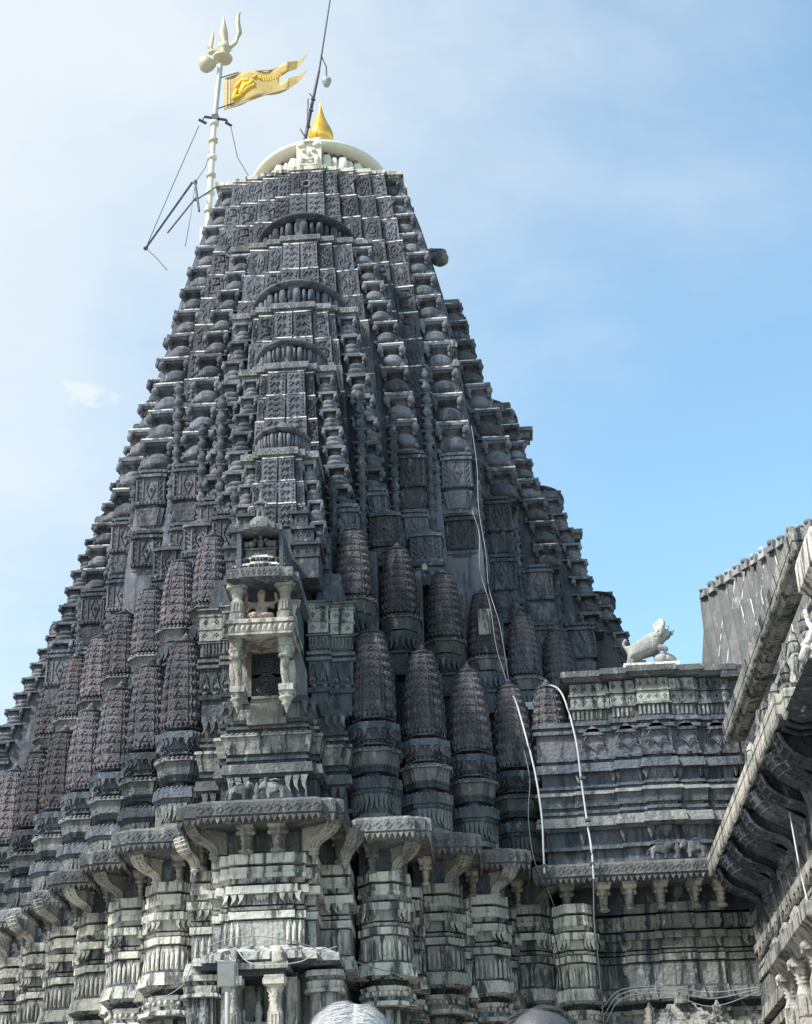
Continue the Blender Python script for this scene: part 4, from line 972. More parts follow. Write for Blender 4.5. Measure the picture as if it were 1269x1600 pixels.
# side bay of the tower, seen edge-on at the far left and right
for s_ in (-1, 1):
    b = MB(); P = [(7.4, 10.6), (8.5, 10.6), (8.5, 11.2), (8.9, 11.2), (8.9, 13.2), (8.5, 13.2), (8.5, 13.8), (7.4, 13.8)]
    bands(b, P, [(.5, 9.9, 0, 0, 0), (9.9, 10.4, -.05, -.05, 0), (10.4, 10.66, .07, .05, 1), (10.66, 10.86, -.06, -.06, 0), (10.86, 11.2, 0, .09, 1), (11.2, 11.45, -.06, -.06, 0), (11.45, 12.3, -.1, -.1, 0), (12.3, 12.5, .03, .03, 1), (12.5, 13, -.05, -.05, 0), (13, 13.2, .05, .05, 1),
                 (13.2, 13.6, -.08, -.08, 0), (13.6, 13.75, .03, .03, 1), (13.75, 14.1, -.15, -.2, 0), (14.1, 14.2, -.1, -.1, 1), (14.2, 14.9, -.3, -.4, 0)])
    put('side_bay', b.mesh('side_bay', ['slate', 'mid']), tower, Matrix.Diagonal((s_, 1, 1, 1)))
b = MB(); b.box(-.6, .38, -.14, .14, -.1, .1); b.lathe([(-.22, .12), (-.14, .22), (0, .24), (.08, .2), (.10, .13), (.17, .2), (.22, .1)], 14, (.42, 0, 0)); b.tube([(-.3, 0, .1), (.2, 0, .26), (.5, 0, .22)], .06, 6)
put('side_spout', b.mesh('side_spout', ['mid']), tower, T(2.95, 10.6, 27.75))
b = MB(); b.box(-.7, .30, -.3, .3, .05, .16); b.box(-.7, .22, -.22, .22, -.12, .05); b.lathe([(-.34, .03), (-.22, .10), (-.12, .14)], 8, (.05, 0, 0))
put('side_spout', b.mesh('side_spout', ['mid']), tower, T(5.25, 11.4, 22.5))
b = MB(); b.box(-.7, .16, -.2, .2, .02, .14); b.box(-.7, .10, -.15, .15, -.12, .02)
put('side_spout', b.mesh('side_spout', ['mid']), tower, T(6.45, 11.4, 19.55))
# whitish mended stones
for x, y, z, s_ in ((3.62, 7.22, 22.9, .09), (3.66, 7.12, 22.3, .08), (2.76, 5.3, 16.2, .06), (4.25, 6.85, 13.72, .09)):
    b = MB(); b.box(-1, 1, -.5, .8, -1.3, 0, 0, 0, 0); b.box(-1, 1, -.5, .8, 0, 1.2, 0, .55, .3)
    put('mended_stone', b.mesh('mended_stone', ['pale']), tower, T(x, y, z, .2, s_))

# ------------------------------------------------------------------ vestibule wall on the right
hall = thing('temple_vestibule', 'dark banded vestibule wall with pierced parapet joining tower and hall', 'temple wall', (6.8, 7.5, .5))
HWP = [(4.85, 5.42), (5.62, 5.42), (5.62, 5.36), (6.42, 5.36), (6.42, 5.27), (6.95, 5.27), (6.95, 5.18), (7.62, 5.18), (7.62, 5.27), (8.15, 5.27), (8.15, 5.36), (8.95, 5.36), (8.95, 9.0), (4.85, 9.0)]
b = MB()
bands(b, HWP, [(9.56, 9.98, -.10, -.10, 0), (9.98, 10.05, 0, 0, 0), (10.05, 10.36, -.10, -.10, 0), (10.36, 10.42, 0, .03, 0), (10.42, 10.62, .10, .06, 1), (10.62, 10.70, -.05, -.05, 0), (10.70, 10.76, 0, 0, 0), (10.76, 10.84, -.06, -.06, 0), (10.84, 11.06, 0, .04, 0),
               (11.06, 11.14, .09, .05, 1), (11.14, 11.22, -.05, -.05, 0), (11.22, 11.27, 0, 0, 0), (11.27, 11.54, -.09, -.09, 0), (11.54, 11.72, .05, .02, 0), (11.72, 11.80, -.08, -.08, 0), (11.80, 11.86, -.01, -.01, 0), (11.86, 12.36, -.04, -.04, 2),
               (12.36, 12.43, .03, .03, 0), (12.43, 12.50, -.03, -.03, 0), (12.50, 12.57, .04, .04, 0), (12.57, 12.62, -.02, -.02, 0)])
put('banded_wall', b.mesh('banded_wall', ['slate', 'mid', 'lata']), hall)
HW2 = [(5.62, 5.36), (6.42, 5.36), (6.42, 5.27), (6.95, 5.27), (6.95, 5.18), (7.62, 5.18), (7.62, 5.27), (8.15, 5.27), (8.15, 5.36), (8.85, 5.36), (8.85, 9.0), (5.62, 9.0)]
b = MB(); bands(b, HW2, [(12.62, 12.85, -.03, -.03, 1), (12.85, 12.89, .03, .03, 0), (12.89, 13.13, -.10, -.10, 0), (13.13, 13.17, .03, .03, 0), (13.17, 13.42, -.12, -.12, 0), (13.42, 13.50, .10, .16, 1), (13.50, 13.63, .18, .16, 1)])
put('parapet', b.mesh('parapet', ['grime', 'mid']), hall)
segs = [(5.62, 6.42, 5.36), (6.42, 6.95, 5.27), (6.95, 7.62, 5.18), (7.62, 8.15, 5.27), (8.15, 8.85, 5.36)]
for x0, x1, y in segs:
    for z0, z1 in ((12.90, 13.12), (13.18, 13.40)):
        b = MB(); pierced(b, x0+.01, x1-.01, y-.0, z0, z1, 0)
        put('pierced_panel', b.mesh('pierced_panel', ['grime']), hall)
    b = MB()
    for i in range(int((x1-x0)/.09)): b.box(x0+.03+i*.09, x0+.075+i*.09, y+.0, y+.05, 12.64, 12.83)
    put('fluting', b.mesh('fluting', ['grime']), hall)
    xm = (x0+x1)/2; b = MB(); b.prism([(xm-.22, 12.30), (xm+.22, 12.30), (xm+.10, 12.42), (xm+.04, 12.47), (xm, 12.56), (xm-.04, 12.47), (xm-.10, 12.42)], y-.03, y+.05)
    for s_ in (-1, 1): b.tube([(xm+s_*.05, y-.0, 12.35), (xm+s_*.16, y, 12.25), (xm+s_*.22, y, 12.05), (xm+s_*.10, y, 12.12), (xm, y, 12.0)], .02, 5)
    leaf(b, xm, y-.0, 11.86, .12, .10, 0, -1, 0, .05)
    put('gable_relief', b.mesh('gable_relief', ['lata']), hall)
    for xx, zz, wd, hh in ((x0+.05, 11.54, .11, .22), (x0+.04, 10.38, .13, .30), (x1-.06, 11.54, .11, .22)):
        b = MB(); leaf(b, xx, y+.05, zz, wd, hh, 0, -1, 0, .06); put('hanging_leaf', b.mesh('hanging_leaf', ['mid']), hall)
b = MB(); leaf(b, 7.28, 5.24, 10.38, .24, .26, 0, -1, 0, .07); put('hanging_leaf', b.mesh('hanging_leaf', ['mid']), hall); b = MB(); leaf(b, 7.28, 5.24, 11.54, .18, .20, 0, -1, 0, .06); put('hanging_leaf', b.mesh('hanging_leaf', ['mid']), hall)
# roof slab strip and patches
b = MB(); b.box(8.7, 9.9, 5.2, 9, 13.35, 13.60); b.box(8.75, 9.9, 5.45, 9, .5, 13.35)
put('roof_slab', b.mesh('roof_slab', ['mid']), hall)
b = MB(); b.box(4.15, 5.45, 6.9, 8.3, 13.46, 13.62); b.lathe([(13.6, .16), (13.72, .10), (13.85, .02)], 8, (4.38, 6.95, 0)); put('whitewashed_ledge', b.mesh('whitewashed_ledge', ['whitewash']), hall)
# eave of the vestibule
b = MB(); P = [(4.60, 4.70), (8.9, 4.70), (8.9, 6.6), (4.60, 6.6)]
mould(b, P, [(9.28, -.05), (9.31, 0), (9.50, 0), (9.53, -.03), (9.57, -.10)], 0)
mould(b, P, [(9.23, -.2), (9.28, -.18)], 0)
fringe(b, (4.62, 4.76), (8.9, 4.76), 9.285, 38, .11, .035)
for i in range(26):
    cx = 5.0+i*.15; b.tube([(cx-.055, 4.697, 9.41), (cx, 4.697, 9.46), (cx+.055, 4.697, 9.41), (cx, 4.697, 9.36), (cx-.055, 4.697, 9.41)], .008, 4)
put('eave', b.mesh('eave', ['mid']), hall)
for x in (5.25, 5.95, 6.45, 7.05, 7.7, 8.2): put('bracket', ME['sbracket'], hall, T(x, 5.36, 8.78, 0, (.50, .66, .47)))
# lower wall
b = MB()
LW = [(z0-.06, z1-.06, a, c, m) for z0, z1, a, c, m in LOW]
LWP = [(5.0, 5.75), (5.72, 5.75), (5.72, 5.60), (6.32, 5.60), (6.32, 5.50), (6.95, 5.50), (6.95, 5.42), (7.62, 5.42), (7.62, 5.50), (8.15, 5.50), (8.15, 5.60), (9.2, 5.60), (9.2, 9.0), (5.0, 9.0)]
bands(b, LWP, [(r[0], r[1], r[2], r[3], r[4]) for r in LW])
for x in (5.85, 6.38, 7.55, 8.08, 8.6): claw(b, x, 5.50, 8.23, .12, .20, 0, -1, -1 if x > 6.5 else 1, 0, .06)
leaf(b, 7.22, 5.42, 8.24, .26, .16, 0, -1, 0, .06)
b.box(5.3, 9, 5.52, 5.8, 8.72, 9.25, 2)
put('lower_wall', b.mesh('lower_wall', ['grime', 'grime', 'slate']), hall)
b = MB()
put('pier', [m for m in bpy.data.meshes if m.name.startswith('column')][0], hall, T(5.35, 5.45, -.1, 0, (.86, 1.0, 1)))
# little shrine roof at the bottom right of the vestibule
b = MB()
for k, (hw, z) in enumerate(((.78, 6.42), (.72, 6.50), (.60, 6.60), (.50, 6.68), (.40, 6.76), (.30, 6.86))): b.box(7.22-hw, 7.22+hw, 4.75+.09*k, 5.6, z, z+.10, 0, .04, .04)
b.box(7.22-.12, 7.22+.12, 4.95, 5.3, 6.93, 7.06)
for x in (-.62, .62): b.lathe([(6.55, .11), (6.62, .13), (6.66, .08), (6.72, .12), (6.76, .07), (6.84, .10), (6.88, .05), (6.95, .02)], 10, (7.22+x, 4.95, 0))
b.box(7.22-.5, 7.22-.3, 4.95, 5.5, .5, 6.42); b.box(7.22+.3, 7.22+.5, 4.95, 5.5, .5, 6.42); b.box(7.22-.3, 7.22+.3, 5.4, 5.5, .5, 6.42)
put('niche_canopy', b.mesh('niche_canopy', ['grime']), hall)

# ------------------------------------------------------------------ hall on the right, running towards the camera
side = thing('temple_hall', 'pale carved stone hall with deep dark eave soffit at right edge', 'temple hall', (10.5, 0, .5))
Y0, Y1 = -4.55, 4.55
EP = [(7.93, 4.62), (7.93, -4.40), (8.02, -4.40), (8.02, -4.66), (8.22, -4.66), (8.22, -4.90), (8.45, -4.90), (8.45, -6.8), (9.6, -6.8), (9.6, 4.62)]
b = MB(); mould(b, EP, [(9.22, -.04), (9.25, 0), (9.38, 0), (9.39, -.025), (9.41, -.025), (9.42, 0), (9.53, 0), (9.56, -.05)], 0)
def fr2(a, c, n): fringe(b, a, c, 9.24, n, .10, -.04)
fr2((7.97, -4.4), (7.97, 4.6), 84); fr2((8.06, -4.7), (8.06, -4.4), 3); fr2((8.26, -4.95), (8.26, -4.70), 3); fr2((8.49, -6.8), (8.49, -4.95), 18)
put('eave', b.mesh('eave', ['pale']), side)
# soffit: carved underside with ribs and curling brackets
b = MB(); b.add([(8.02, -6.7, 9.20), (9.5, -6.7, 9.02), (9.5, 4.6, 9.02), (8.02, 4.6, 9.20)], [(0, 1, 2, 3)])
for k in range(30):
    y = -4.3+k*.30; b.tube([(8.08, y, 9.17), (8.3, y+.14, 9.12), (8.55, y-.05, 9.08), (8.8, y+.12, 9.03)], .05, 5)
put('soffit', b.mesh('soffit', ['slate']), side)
def curl():
    b = MB(); cur = [(.10, 0), (.14, .12), (.25, .22), (.45, .30), (.65, .42), (.80, .60), (.85, .8), (.8, 1.0)]
    b.tube([(x, 0, z) for x, z in cur], [.13, .14, .16, .15, .14, .15, .17, .18], 8)
    for s_ in (-1, 1):
        b.tube([(x, s_*.16, z+.03) for x, z in cur], [.05, .06, .07, .07, .07, .07, .08, .08], 6)
    for (x, z) in cur[1:]: b.tube([(x-.05, -.2, z+.06), (x+.11, 0, z-.05), (x-.05, .2, z+.06)], .03, 5)
    b.tube([(.42+.15*math.cos(t), 0, .62+.15*math.sin(t)) for t in [i*.6 for i in range(10)]], .06, 6)
    b.lathe([(-.2, .03), (-.12, .09), (-.08, .16), (-.03, .18), (.02, .12)], 10, (.1, 0, 0)); b.box(-.2, .12, -.13, .13, 0, 1.05)
    return b.mesh('bracket', ['slate'])
me = curl()
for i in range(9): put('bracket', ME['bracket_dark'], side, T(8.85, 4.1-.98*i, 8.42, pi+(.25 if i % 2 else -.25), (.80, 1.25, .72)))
# wall
b = MB(); WP = [(8.78, 5.4), (8.78, -10), (11, -10), (11, 5.4)]
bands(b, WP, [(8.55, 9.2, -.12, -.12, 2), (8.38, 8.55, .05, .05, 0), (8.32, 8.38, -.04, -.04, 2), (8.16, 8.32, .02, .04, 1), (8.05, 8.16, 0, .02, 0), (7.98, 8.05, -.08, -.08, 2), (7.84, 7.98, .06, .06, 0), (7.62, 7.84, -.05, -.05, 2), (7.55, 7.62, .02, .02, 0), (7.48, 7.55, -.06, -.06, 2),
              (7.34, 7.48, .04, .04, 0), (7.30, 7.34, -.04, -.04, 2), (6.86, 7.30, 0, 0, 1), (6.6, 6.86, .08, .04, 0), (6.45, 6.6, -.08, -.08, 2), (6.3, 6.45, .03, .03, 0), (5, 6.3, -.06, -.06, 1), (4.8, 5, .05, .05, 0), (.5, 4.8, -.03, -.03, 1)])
for k in range(26): 
    y = 4.9-k*.42
    claw(b, 8.76, y, 7.86, .16, .22, -1, 0, 1, 0, .05)
    b.box(8.70, 8.76, y-.02, y+.02, 8.06, 8.54, 2) if k % 2 else None
put('wall', b.mesh('wall', ['pale', 'grime', 'slate']), side)
for k in range(5):                             # upright slabs in the dado
    pass
# pilaster standing forward from the wall with a carved balcony below
b = MB(); b.box(8.15, 8.9, -1.6, .5, 6.58, 6.76, 0, 0, 0); mould(b, [(8.15, .5), (8.15, -3.6), (9.0, -3.6), (9.0, .5)], [(6.40, -.15), (6.56, -.03), (6.60, .03), (6.78, .03), (6.82, -.04), (6.95, -.3)], 0)
for y in (.3, -.8, -1.9): b.lathe([(6.80, .12), (6.86, .14), (6.90, .08), (6.96, .12), (7.02, .08), (7.1, .03)], 10, (8.3, y, 0))
put('balcony_canopy', b.mesh('balcony_canopy', ['pale']), side)
me = pil()
for y in (.1, -1.1, -2.4): put('balcony_pillar', me, side, T(8.42, y, 5.35, 0, (1.4, 1.4, 1.5)))
b = MB(); b.box(8.35, 9, -3.4, .3, .5, 5.35); put('balcony_wall', b.mesh('balcony_wall', ['pale']), side)
b = MB(); mould(b, [(8.60, -2.3), (8.60, -3.0), (9.0, -3.0), (9.0, -2.3)], [(6.9, 0), (8.5, 0), (8.9, .1), (9.1, .1)], 0); put('pilaster', b.mesh('pilaster', ['slate']), side)
# balustrade zone above the eave and the upper cornice
b = MB(); b.add([(8.55, 5.3, 9.5), (8.55, -4.2, 9.5), (9.3, -4.2, 12.3), (9.3, 5.3, 12.3)], [(0, 1, 2, 3)]); b.box(9.3, 10.5, -4.2, 5.3, 9.5, 12.2)
b.box(8.25, 8.42, -4.2, 5.2, 9.56, 9.78)
put('sloping_parapet', b.mesh('sloping_parapet', ['grime']), side)
def figure():                                  # little carved bracket figure
    b = MB(); b.ell((0, 0, .62), (.10, .10, .12)); b.lathe([(0, .12), (.15, .15), (.3, .11), (.42, .15), (.52, .07)], 10)
    b.tube([(.13, 0, .45), (.26, -.05, .32), (.16, -.12, .2)], .045, 6); b.tube([(-.13, 0, .45), (-.24, -.08, .55), (-.2, -.05, .75)], .045, 6); b.box(-.2, .2, -.16, .2, -.05, .02)
    b.tube([(.06, 0, .1), (.14, -.15, .0), (.05, -.1, -.1)], .06, 6); b.lathe([(.70, .10), (.78, .08), (.86, .02)], 8)
    return b.mesh('figure_carving', ['grime'])
me = figure()
for k in range(16): put('figure_carving', me, side, T(8.72+.16*(k % 2), 4.3-.54*k, 9.72+.85*(k % 2), -pi/2+.3*(k % 3-1), (1.05, 1.0, .95+.1*(k % 3))))
UP = [(8.62, 5.1), (8.62, -4.0), (9.02, -4.0), (9.02, 5.1)]
b = MB(); mould(b, UP, [(11.90, -.10), (11.95, .0), (12.06, .02), (12.08, -.02), (12.10, .02), (12.28, .04), (12.32, -.04)], 0)
fringe(b, (8.62, -4.0), (8.62, 5.1), 11.95, 76, .10, -.05); fringe(b, (8.74, -4.0), (8.74, 5.1), 11.91, 60, .10, -.06)
put('upper_cornice', b.mesh('upper_cornice', ['grime']), side)
b = MB(); mould(b, [(8.62, -4.0), (8.62, -5.2), (9.6, -5.2), (9.6, -4.0)], [(11.12, -.1), (11.25, .03), (11.65, .03), (11.76, 0), (11.80, -.1)], 0)
put('cornice_return', b.mesh('cornice_return', ['pale']), side)
b = MB(); mould(b, [(8.36, -4.95), (8.36, -6.5), (9.4, -6.5), (9.4, -4.95)], [(9.56, 0), (9.75, .03), (9.80, -.04), (9.95, -.08)], 0)
for k in range(4): b.tube([(8.33, -5.0-.3*k, 9.62), (8.33, -5.12-.3*k, 9.72), (8.33, -5.25-.3*k, 9.62)], .015, 4)
put('ledge', b.mesh('ledge', ['pale']), side)

# ------------------------------------------------------------------ faceted stone roof behind
roof = thing('faceted_roof', 'dark grey faceted stone roof block of the main hall rising behind the carved eaves', 'roof', (12, 11, 12))
RA, RB = Vector((9.15, 12.6)), Vector((13.6, 4.2)); rd = (RB-RA); rn = Vector((rd.y, -rd.x)).normalized()
def rpt(t, z, o): p = RA+rd*t+rn*o; return (p.x, p.y, z)
b = MB(); nc, nr = 46, 7; top = 18.3; vs = []; fs = []; rr_ = random.Random(4)
for k in range(nr+1):
    for i in range(nc+1):
        vs.append(rpt(i/nc, 12+(top-12)*k/nr+rr_.uniform(-.05, .05), (.10 if (i+k) % 2 else 0)+rr_.uniform(-.015, .015)-.08*k))
for k in range(nr):
    for i in range(nc):
        a, c, d, e = k*(nc+1)+i, k*(nc+1)+i+1, (k+1)*(nc+1)+i+1, (k+1)*(nc+1)+i
        fs += [(a, c, e), (c, d, e)] if (i+k) % 2 else [(a, c, d), (a, d, e)]
b.add(vs, fs)
put('faceted_wall', b.mesh('faceted_wall', ['roof']), roof)
b = MB(); back = RA+Vector((1.2, 5)); b2 = RB+Vector((1.2, 5))
b.loft([[rpt(0, 12, -.05), rpt(1, 12, -.05), (b2.x, b2.y, 12), (back.x, back.y, 12)], [rpt(0, top-.1, -.6), rpt(1, top-.1, -.6), (b2.x, b2.y, top-.1), (back.x, back.y, top-.1)]])
put('roof_core', b.mesh('roof_core', ['roof']), roof)
b = MB()
for k in range(nr):
    for i in range(nc):
        if rr_.random() < .22:
            p, q = (vs[k*(nc+1)+i], vs[(k+1)*(nc+1)+i+1]) if (i+k) % 2 == 0 else (vs[k*(nc+1)+i+1], vs[(k+1)*(nc+1)+i])
            p, q = [(v[0]+rn.x*.0, v[1]+rn.y*.0, v[2]) for v in (p, q)]
            b.tube([p, q], .018, 4)
put('mortar_joints', b.mesh('mortar_joints', ['mortar']), roof, kind='stuff')
for i in range(26):
    b = MB(); h = rr_.uniform(.10, .20); b.box(-.13, .13, -.14, .5, -.06, h, 0, .03, .03); b.ell((rr_.uniform(-.04, .04), -.05, h), (.10, .14, rr_.uniform(.05, .11)), 0, 7, 4)
    p = rpt((i+.5)/26, top, -.55); put('coping_stone', b.mesh('coping_stone', ['roof']), roof, T(p[0], p[1], p[2]+rr_.uniform(-.03, .03), math.atan2(rd.y, rd.x)+rr_.uniform(-.08, .08), (1.05, 1, 1)))

# ------------------------------------------------------------------ statues and figures
def skin(name, parent, V, E_, mats, m=None, sub=1, smooth=True):
    """V: (x,y,z,r) joints, E_: bones -> one continuous body"""
    me = bpy.data.meshes.new(name); me.from_pydata([v[:3] for v in V], E_, []); me.materials.append(M[mats])
    o = put(name, me, parent, m)
    s_ = o.modifiers.new('skin', 'SKIN'); s_.use_smooth_shade = smooth
    for i, v in enumerate(V):
        me.skin_vertices[0].data[i].radius = (v[3], v[3])
    me.skin_vertices[0].data[0].use_root = True
    d = o.modifiers.new('sub', 'SUBSURF'); d.levels = sub; d.render_levels = sub
    return o
def skinlayer(me): 
    pass
def skin_thing(name, V, E_, mat, m, label=None, cat=None, group=None, parent=None, sub=1):
    me = bpy.data.meshes.new(name); me.from_pydata([v[:3] for v in V], E_, []); me.materials.append(M[mat])
    bm = bmesh.new(); bm.from_mesh(me); bm.verts.ensure_lookup_table(); ly = bm.verts.layers.skin.verify()
    for i, v in enumerate(V):
        bm.verts[i][ly].radius = (v[3], v[3] if len(v) < 5 else v[4]); bm.verts[i][ly].use_root = (i == 0)
    bm.to_mesh(me); bm.free()
    o = put(name, me, parent, m)
    s_ = o.modifiers.new('skin', 'SKIN'); s_.use_smooth_shade = True; s_.branch_smoothing = .4
    d = o.modifiers.new('sub', 'SUBSURF'); d.levels = sub; d.render_levels = sub
    if label: tag(o, label, cat, group)
    return o
# seated many-armed deity in the balcony shrine (facing -y), about .75 high
DV = [(0, 0, .08, .12), (0, 0, .22, .085), (0, 0, .36, .11), (0, -.01, .46, .045), (0, -.01, .56, .085), (0, 0, .68, .06), (0, 0, .77, .02),
      (.15, 0, .39, .045), (.20, -.06, .27, .035), (.12, -.17, .30, .03), (-.15, 0, .39, .045), (-.21, -.05, .26, .035), (-.22, -.15, .17, .03),
      (.25, .02, .45, .03), (.23, -.04, .62, .025), (-.25, .02, .46, .03), (-.24, -.02, .64, .025),
      (.20, -.14, .07, .07), (.02, -.24, .06, .05), (-.20, -.14, .07, .07), (-.06, -.22, .10, .05), (-.14, -.26, -.05, .04)]
DE = [(0, 1), (1, 2), (2, 3), (3, 4), (4, 5), (5, 6), (2, 7), (7, 8), (8, 9), (2, 10), (10, 11), (11, 12), (7, 13), (13, 14), (10, 15), (15, 16), (0, 17), (17, 18), (0, 19), (19, 20), (20, 21)]
skin_thing('deity_statue', DV, DE, 'pink', T(-.04, .52, 13.12, 0, (1.12, 1, .90)), 'pinkish seated figure with several arms inside the upper balcony shrine', 'statue', sub=2)
skin_thing('deity_statue', DV, DE, 'statue', T(-.05, .55, 5.75, 0, (1.0, 1, 1.0)), 'pale seated figure in the dark niche at the bottom of the tower', 'statue', sub=2)
# standing figure on top of the canopy
FV = [(0, 0, .28, .06), (0, 0, .42, .07), (0, 0, .50, .035), (0, 0, .57, .05), (.05, 0, .02, .04), (-.05, 0, .02, .04), (.05, 0, .15, .045), (-.05, 0, .15, .045), (.12, -.03, .36, .03), (.10, -.08, .26, .025), (-.12, -.03, .36, .03), (-.06, -.1, .36, .025), (0, 0, .65, .02)]
FE = [(0, 1), (1, 2), (2, 3), (0, 6), (6, 4), (0, 7), (7, 5), (1, 8), (8, 9), (1, 10), (10, 11), (3, 12)]
o = skin_thing('small_statue', FV, FE, 'mid', T(-.03, .30, 15.02, 0, .95), 'small standing stone figure on top of the balcony shrine canopy', 'statue', sub=2)
# seated figure on the ledge of the right hall
skin_thing('seated_statue', DV, DE, 'statue', T(8.66, -5.0, 9.85, -pi/2+.5, (1.35, 1.35, 1.3)), 'large white painted seated figure on the ledge of the right hall', 'statue', sub=2)
# lion: quadruped with prey
def lion(mat, m, label):
    V = [(-.42, 0, .36, .25), (-.15, 0, .44, .23), (.12, 0, .54, .24), (.30, 0, .64, .24), (.44, 0, .76, .22), (.58, 0, .78, .16), (.70, 0, .72, .11),
         (-.46, .14, .22, .13), (-.58, .15, .12, .07), (-.44, .15, .04, .07), (-.46, -.14, .22, .13), (-.58, -.15, .12, .07), (-.44, -.15, .04, .07),
         (.24, .14, .36, .09), (.30, .15, .20, .07), (.26, -.15, .40, .10), (.42, -.17, .34, .08), (.54, -.17, .28, .07), (-.60, 0, .42, .05), (-.68, 0, .56, .04), (-.56, 0, .66, .05), (.62, 0, .70, .06)]
    E_ = [(1, 0), (1, 2), (2, 3), (3, 4), (4, 5), (5, 6), (0, 7), (7, 8), (8, 9), (0, 10), (10, 11), (11, 12), (2, 13), (13, 14), (2, 15), (15, 16), (16, 17), (0, 18), (18, 19), (19, 20), (5, 21)]
    t = thing('lion_statue', label, 'statue', tuple(m.translation))
    skin_thing('lion_body', V, E_, mat, m, parent=t, sub=2)
    b = MB(); rl = random.Random(8)
    for k in range(44):                        # curls of the mane round neck and chest
        a = rl.uniform(-pi*.15, pi*1.15); q = rl.uniform(0, 1); r = .27-.03*q
        b.ell((.22+.22*q+.02*math.sin(a*3), -r*math.cos(a)*.95, .60+.20*q+r*math.sin(a)), (.075, .06, .09), 0, 6, 4)
    for s_ in (-1, 1): b.ell((.44, s_*.11, 1.0), (.05, .035, .06)); b.ell((.62, s_*.07, .90), (.03, .03, .025)); b.ell((.70, s_*.045, .76), (.05, .04, .045))
    b.ell((.75, 0, .82), (.035, .05, .03))
    put('mane', b.mesh('mane', [mat]), t, m, kind='stuff')
    b = MB(); b.box(-.74, .80, -.24, .24, -.10, 0)
    put('plinth', b.mesh('plinth', [mat]), t, m)
    V2 = [(.10, -.04, .13, .10), (.32, -.05, .17, .13), (.54, -.05, .18, .13), (.68, -.05, .14, .09), (.74, -.05, .05, .05), (.30, -.14, .06, .06), (.48, -.14, .06, .06)]
    skin_thing('prey_body', V2, [(1, 0), (1, 2), (2, 3), (3, 4), (1, 5), (2, 6)], mat, m, parent=t, sub=2)
    return t
lion('statue', T(7.30, 5.36, 13.72, 0, (.74, .98, .92)), 'white stone lion standing over a beast on the vestibule parapet')
# carved elephant pairs
def elephants(m, mat, label):
    t = thing('elephant_carving', label, 'carving', tuple(m.translation))
    V = [(0, 0, .26, .13), (.18, 0, .30, .15), (.34, 0, .30, .12), (-.12, 0, .34, .10), (-.22, 0, .24, .05), (-.25, 0, .10, .035), (-.16, -.02, .03, .03), (.02, -.06, .10, .05), (.02, -.06, .0, .045), (.34, -.06, .12, .05), (.34, -.06, .0, .05), (.42, 0, .22, .04), (.46, 0, .1, .02), (-.10, 0, .44, .06)]
    E_ = [(0, 1), (1, 2), (0, 3), (3, 4), (4, 5), (5, 6), (0, 7), (7, 8), (2, 9), (9, 10), (2, 11), (11, 12), (3, 13)]
    for s_ in (1, -1):
        mm = m @ T(s_*.27, 0, 0, 0, (s_, 1, 1))
        e = skin_thing('elephant', V, E_, mat, mm, parent=t, sub=2)
        b = MB(); b.ell((-.08, -.10, .32), (.07, .03, .09)); b.tube([(.08, -.13, .40), (.18, -.15, .42), (.28, -.12, .40)], .02, 5); put('ear', b.mesh('ear', [mat]), e, mm)
    b = MB(); b.lathe([(0, .08), (.08, .10), (.15, .06), (.22, .10), (.32, .05), (.4, .02)], 10)
    put('vase', b.mesh('vase', [mat]), t, m)
elephants(T(-.08, .38, 9.80, 0, (.72, .8, .78)), 'mid', 'pair of small stone elephants facing a vase on the middle eave of the tower')
elephants(T(7.42, 4.95, 9.60, 0, (.80, .8, .85)), 'mid', 'pair of small stone elephants on the eave of the dark vestibule wall')

# ------------------------------------------------------------------ flagpole with trident
PX, PY = -3.72, 15.0
fp = thing('trident_flagpole', 'cream banded pole topped by a gilt trident behind the tower summit', 'flagpole', (PX-.08, PY, 31))
def px2(u, v, Y=PY):                          # lens-free helper: nothing, kept for clarity
    return None
def seg_pts(): return [(-3.80, PY, 29.5), (-3.72, PY, 34.0), (-3.62, PY, 36.9), (-3.50, PY, 38.9)]
b = MB(); b.tube([(-3.80, PY, 29.5), (-3.78, PY, 32.7), (-3.66, PY, 36.6)], [.10, .10, .085], 10, 0); b.tube([(-3.66, PY, 36.6), (-3.50, PY, 38.9)], .085, 10, 1)
put('pole', b.mesh('pole', ['cream', 'pipe']), fp)
for k in range(7):
    t_ = k/6; z = 32.4+4.1*t_; x = -3.79+.13*t_
    b = MB(); b.lathe([(-.08, .11), (-.05, .15), (.05, .15), (.08, .11)], 12); put('pole_ring', b.mesh('pole_ring', ['goldpaint' if k % 2 else 'cream']), fp, T(x, PY, z))
b = MB(); b.box(-.20, .20, -.2, .2, -2.6, 0); put('pole_base', b.mesh('pole_base', ['cream']), fp, T(-3.80, PY, 32.35))
b = MB(); b.tube([(-.34, -.05, .06), (.36, .05, -.05)], .045, 6); b.box(-.10, .10, -.1, .1, -.12, .12); b.tube([(-.52, -.1, -.08), (-.28, 0, -.18)], .045, 6); b.tube([(.32, .02, -.16), (.52, .1, -.26)], .045, 6)
b.tube([(-.34, -.05, .06), (-.40, -.08, -.12)], .02, 5); b.tube([(.36, .05, -.05), (.42, .06, -.2)], .02, 5)
put('cross_arm', b.mesh('cross_arm', ['iron']), fp, T(-3.63, PY, 36.7))
b = MB(); b.lathe([(-.16, .10), (-.14, .30), (-.06, .33), (.0, .20), (.16, .13), (.28, .22), (.36, .24), (.42, .15), (.6, .10)], 14)
put('trident_hub', b.mesh('trident_hub', ['goldpaint']), fp, T(-3.42, PY, 39.25, 0, 1, 0, .12))
tr = MB()
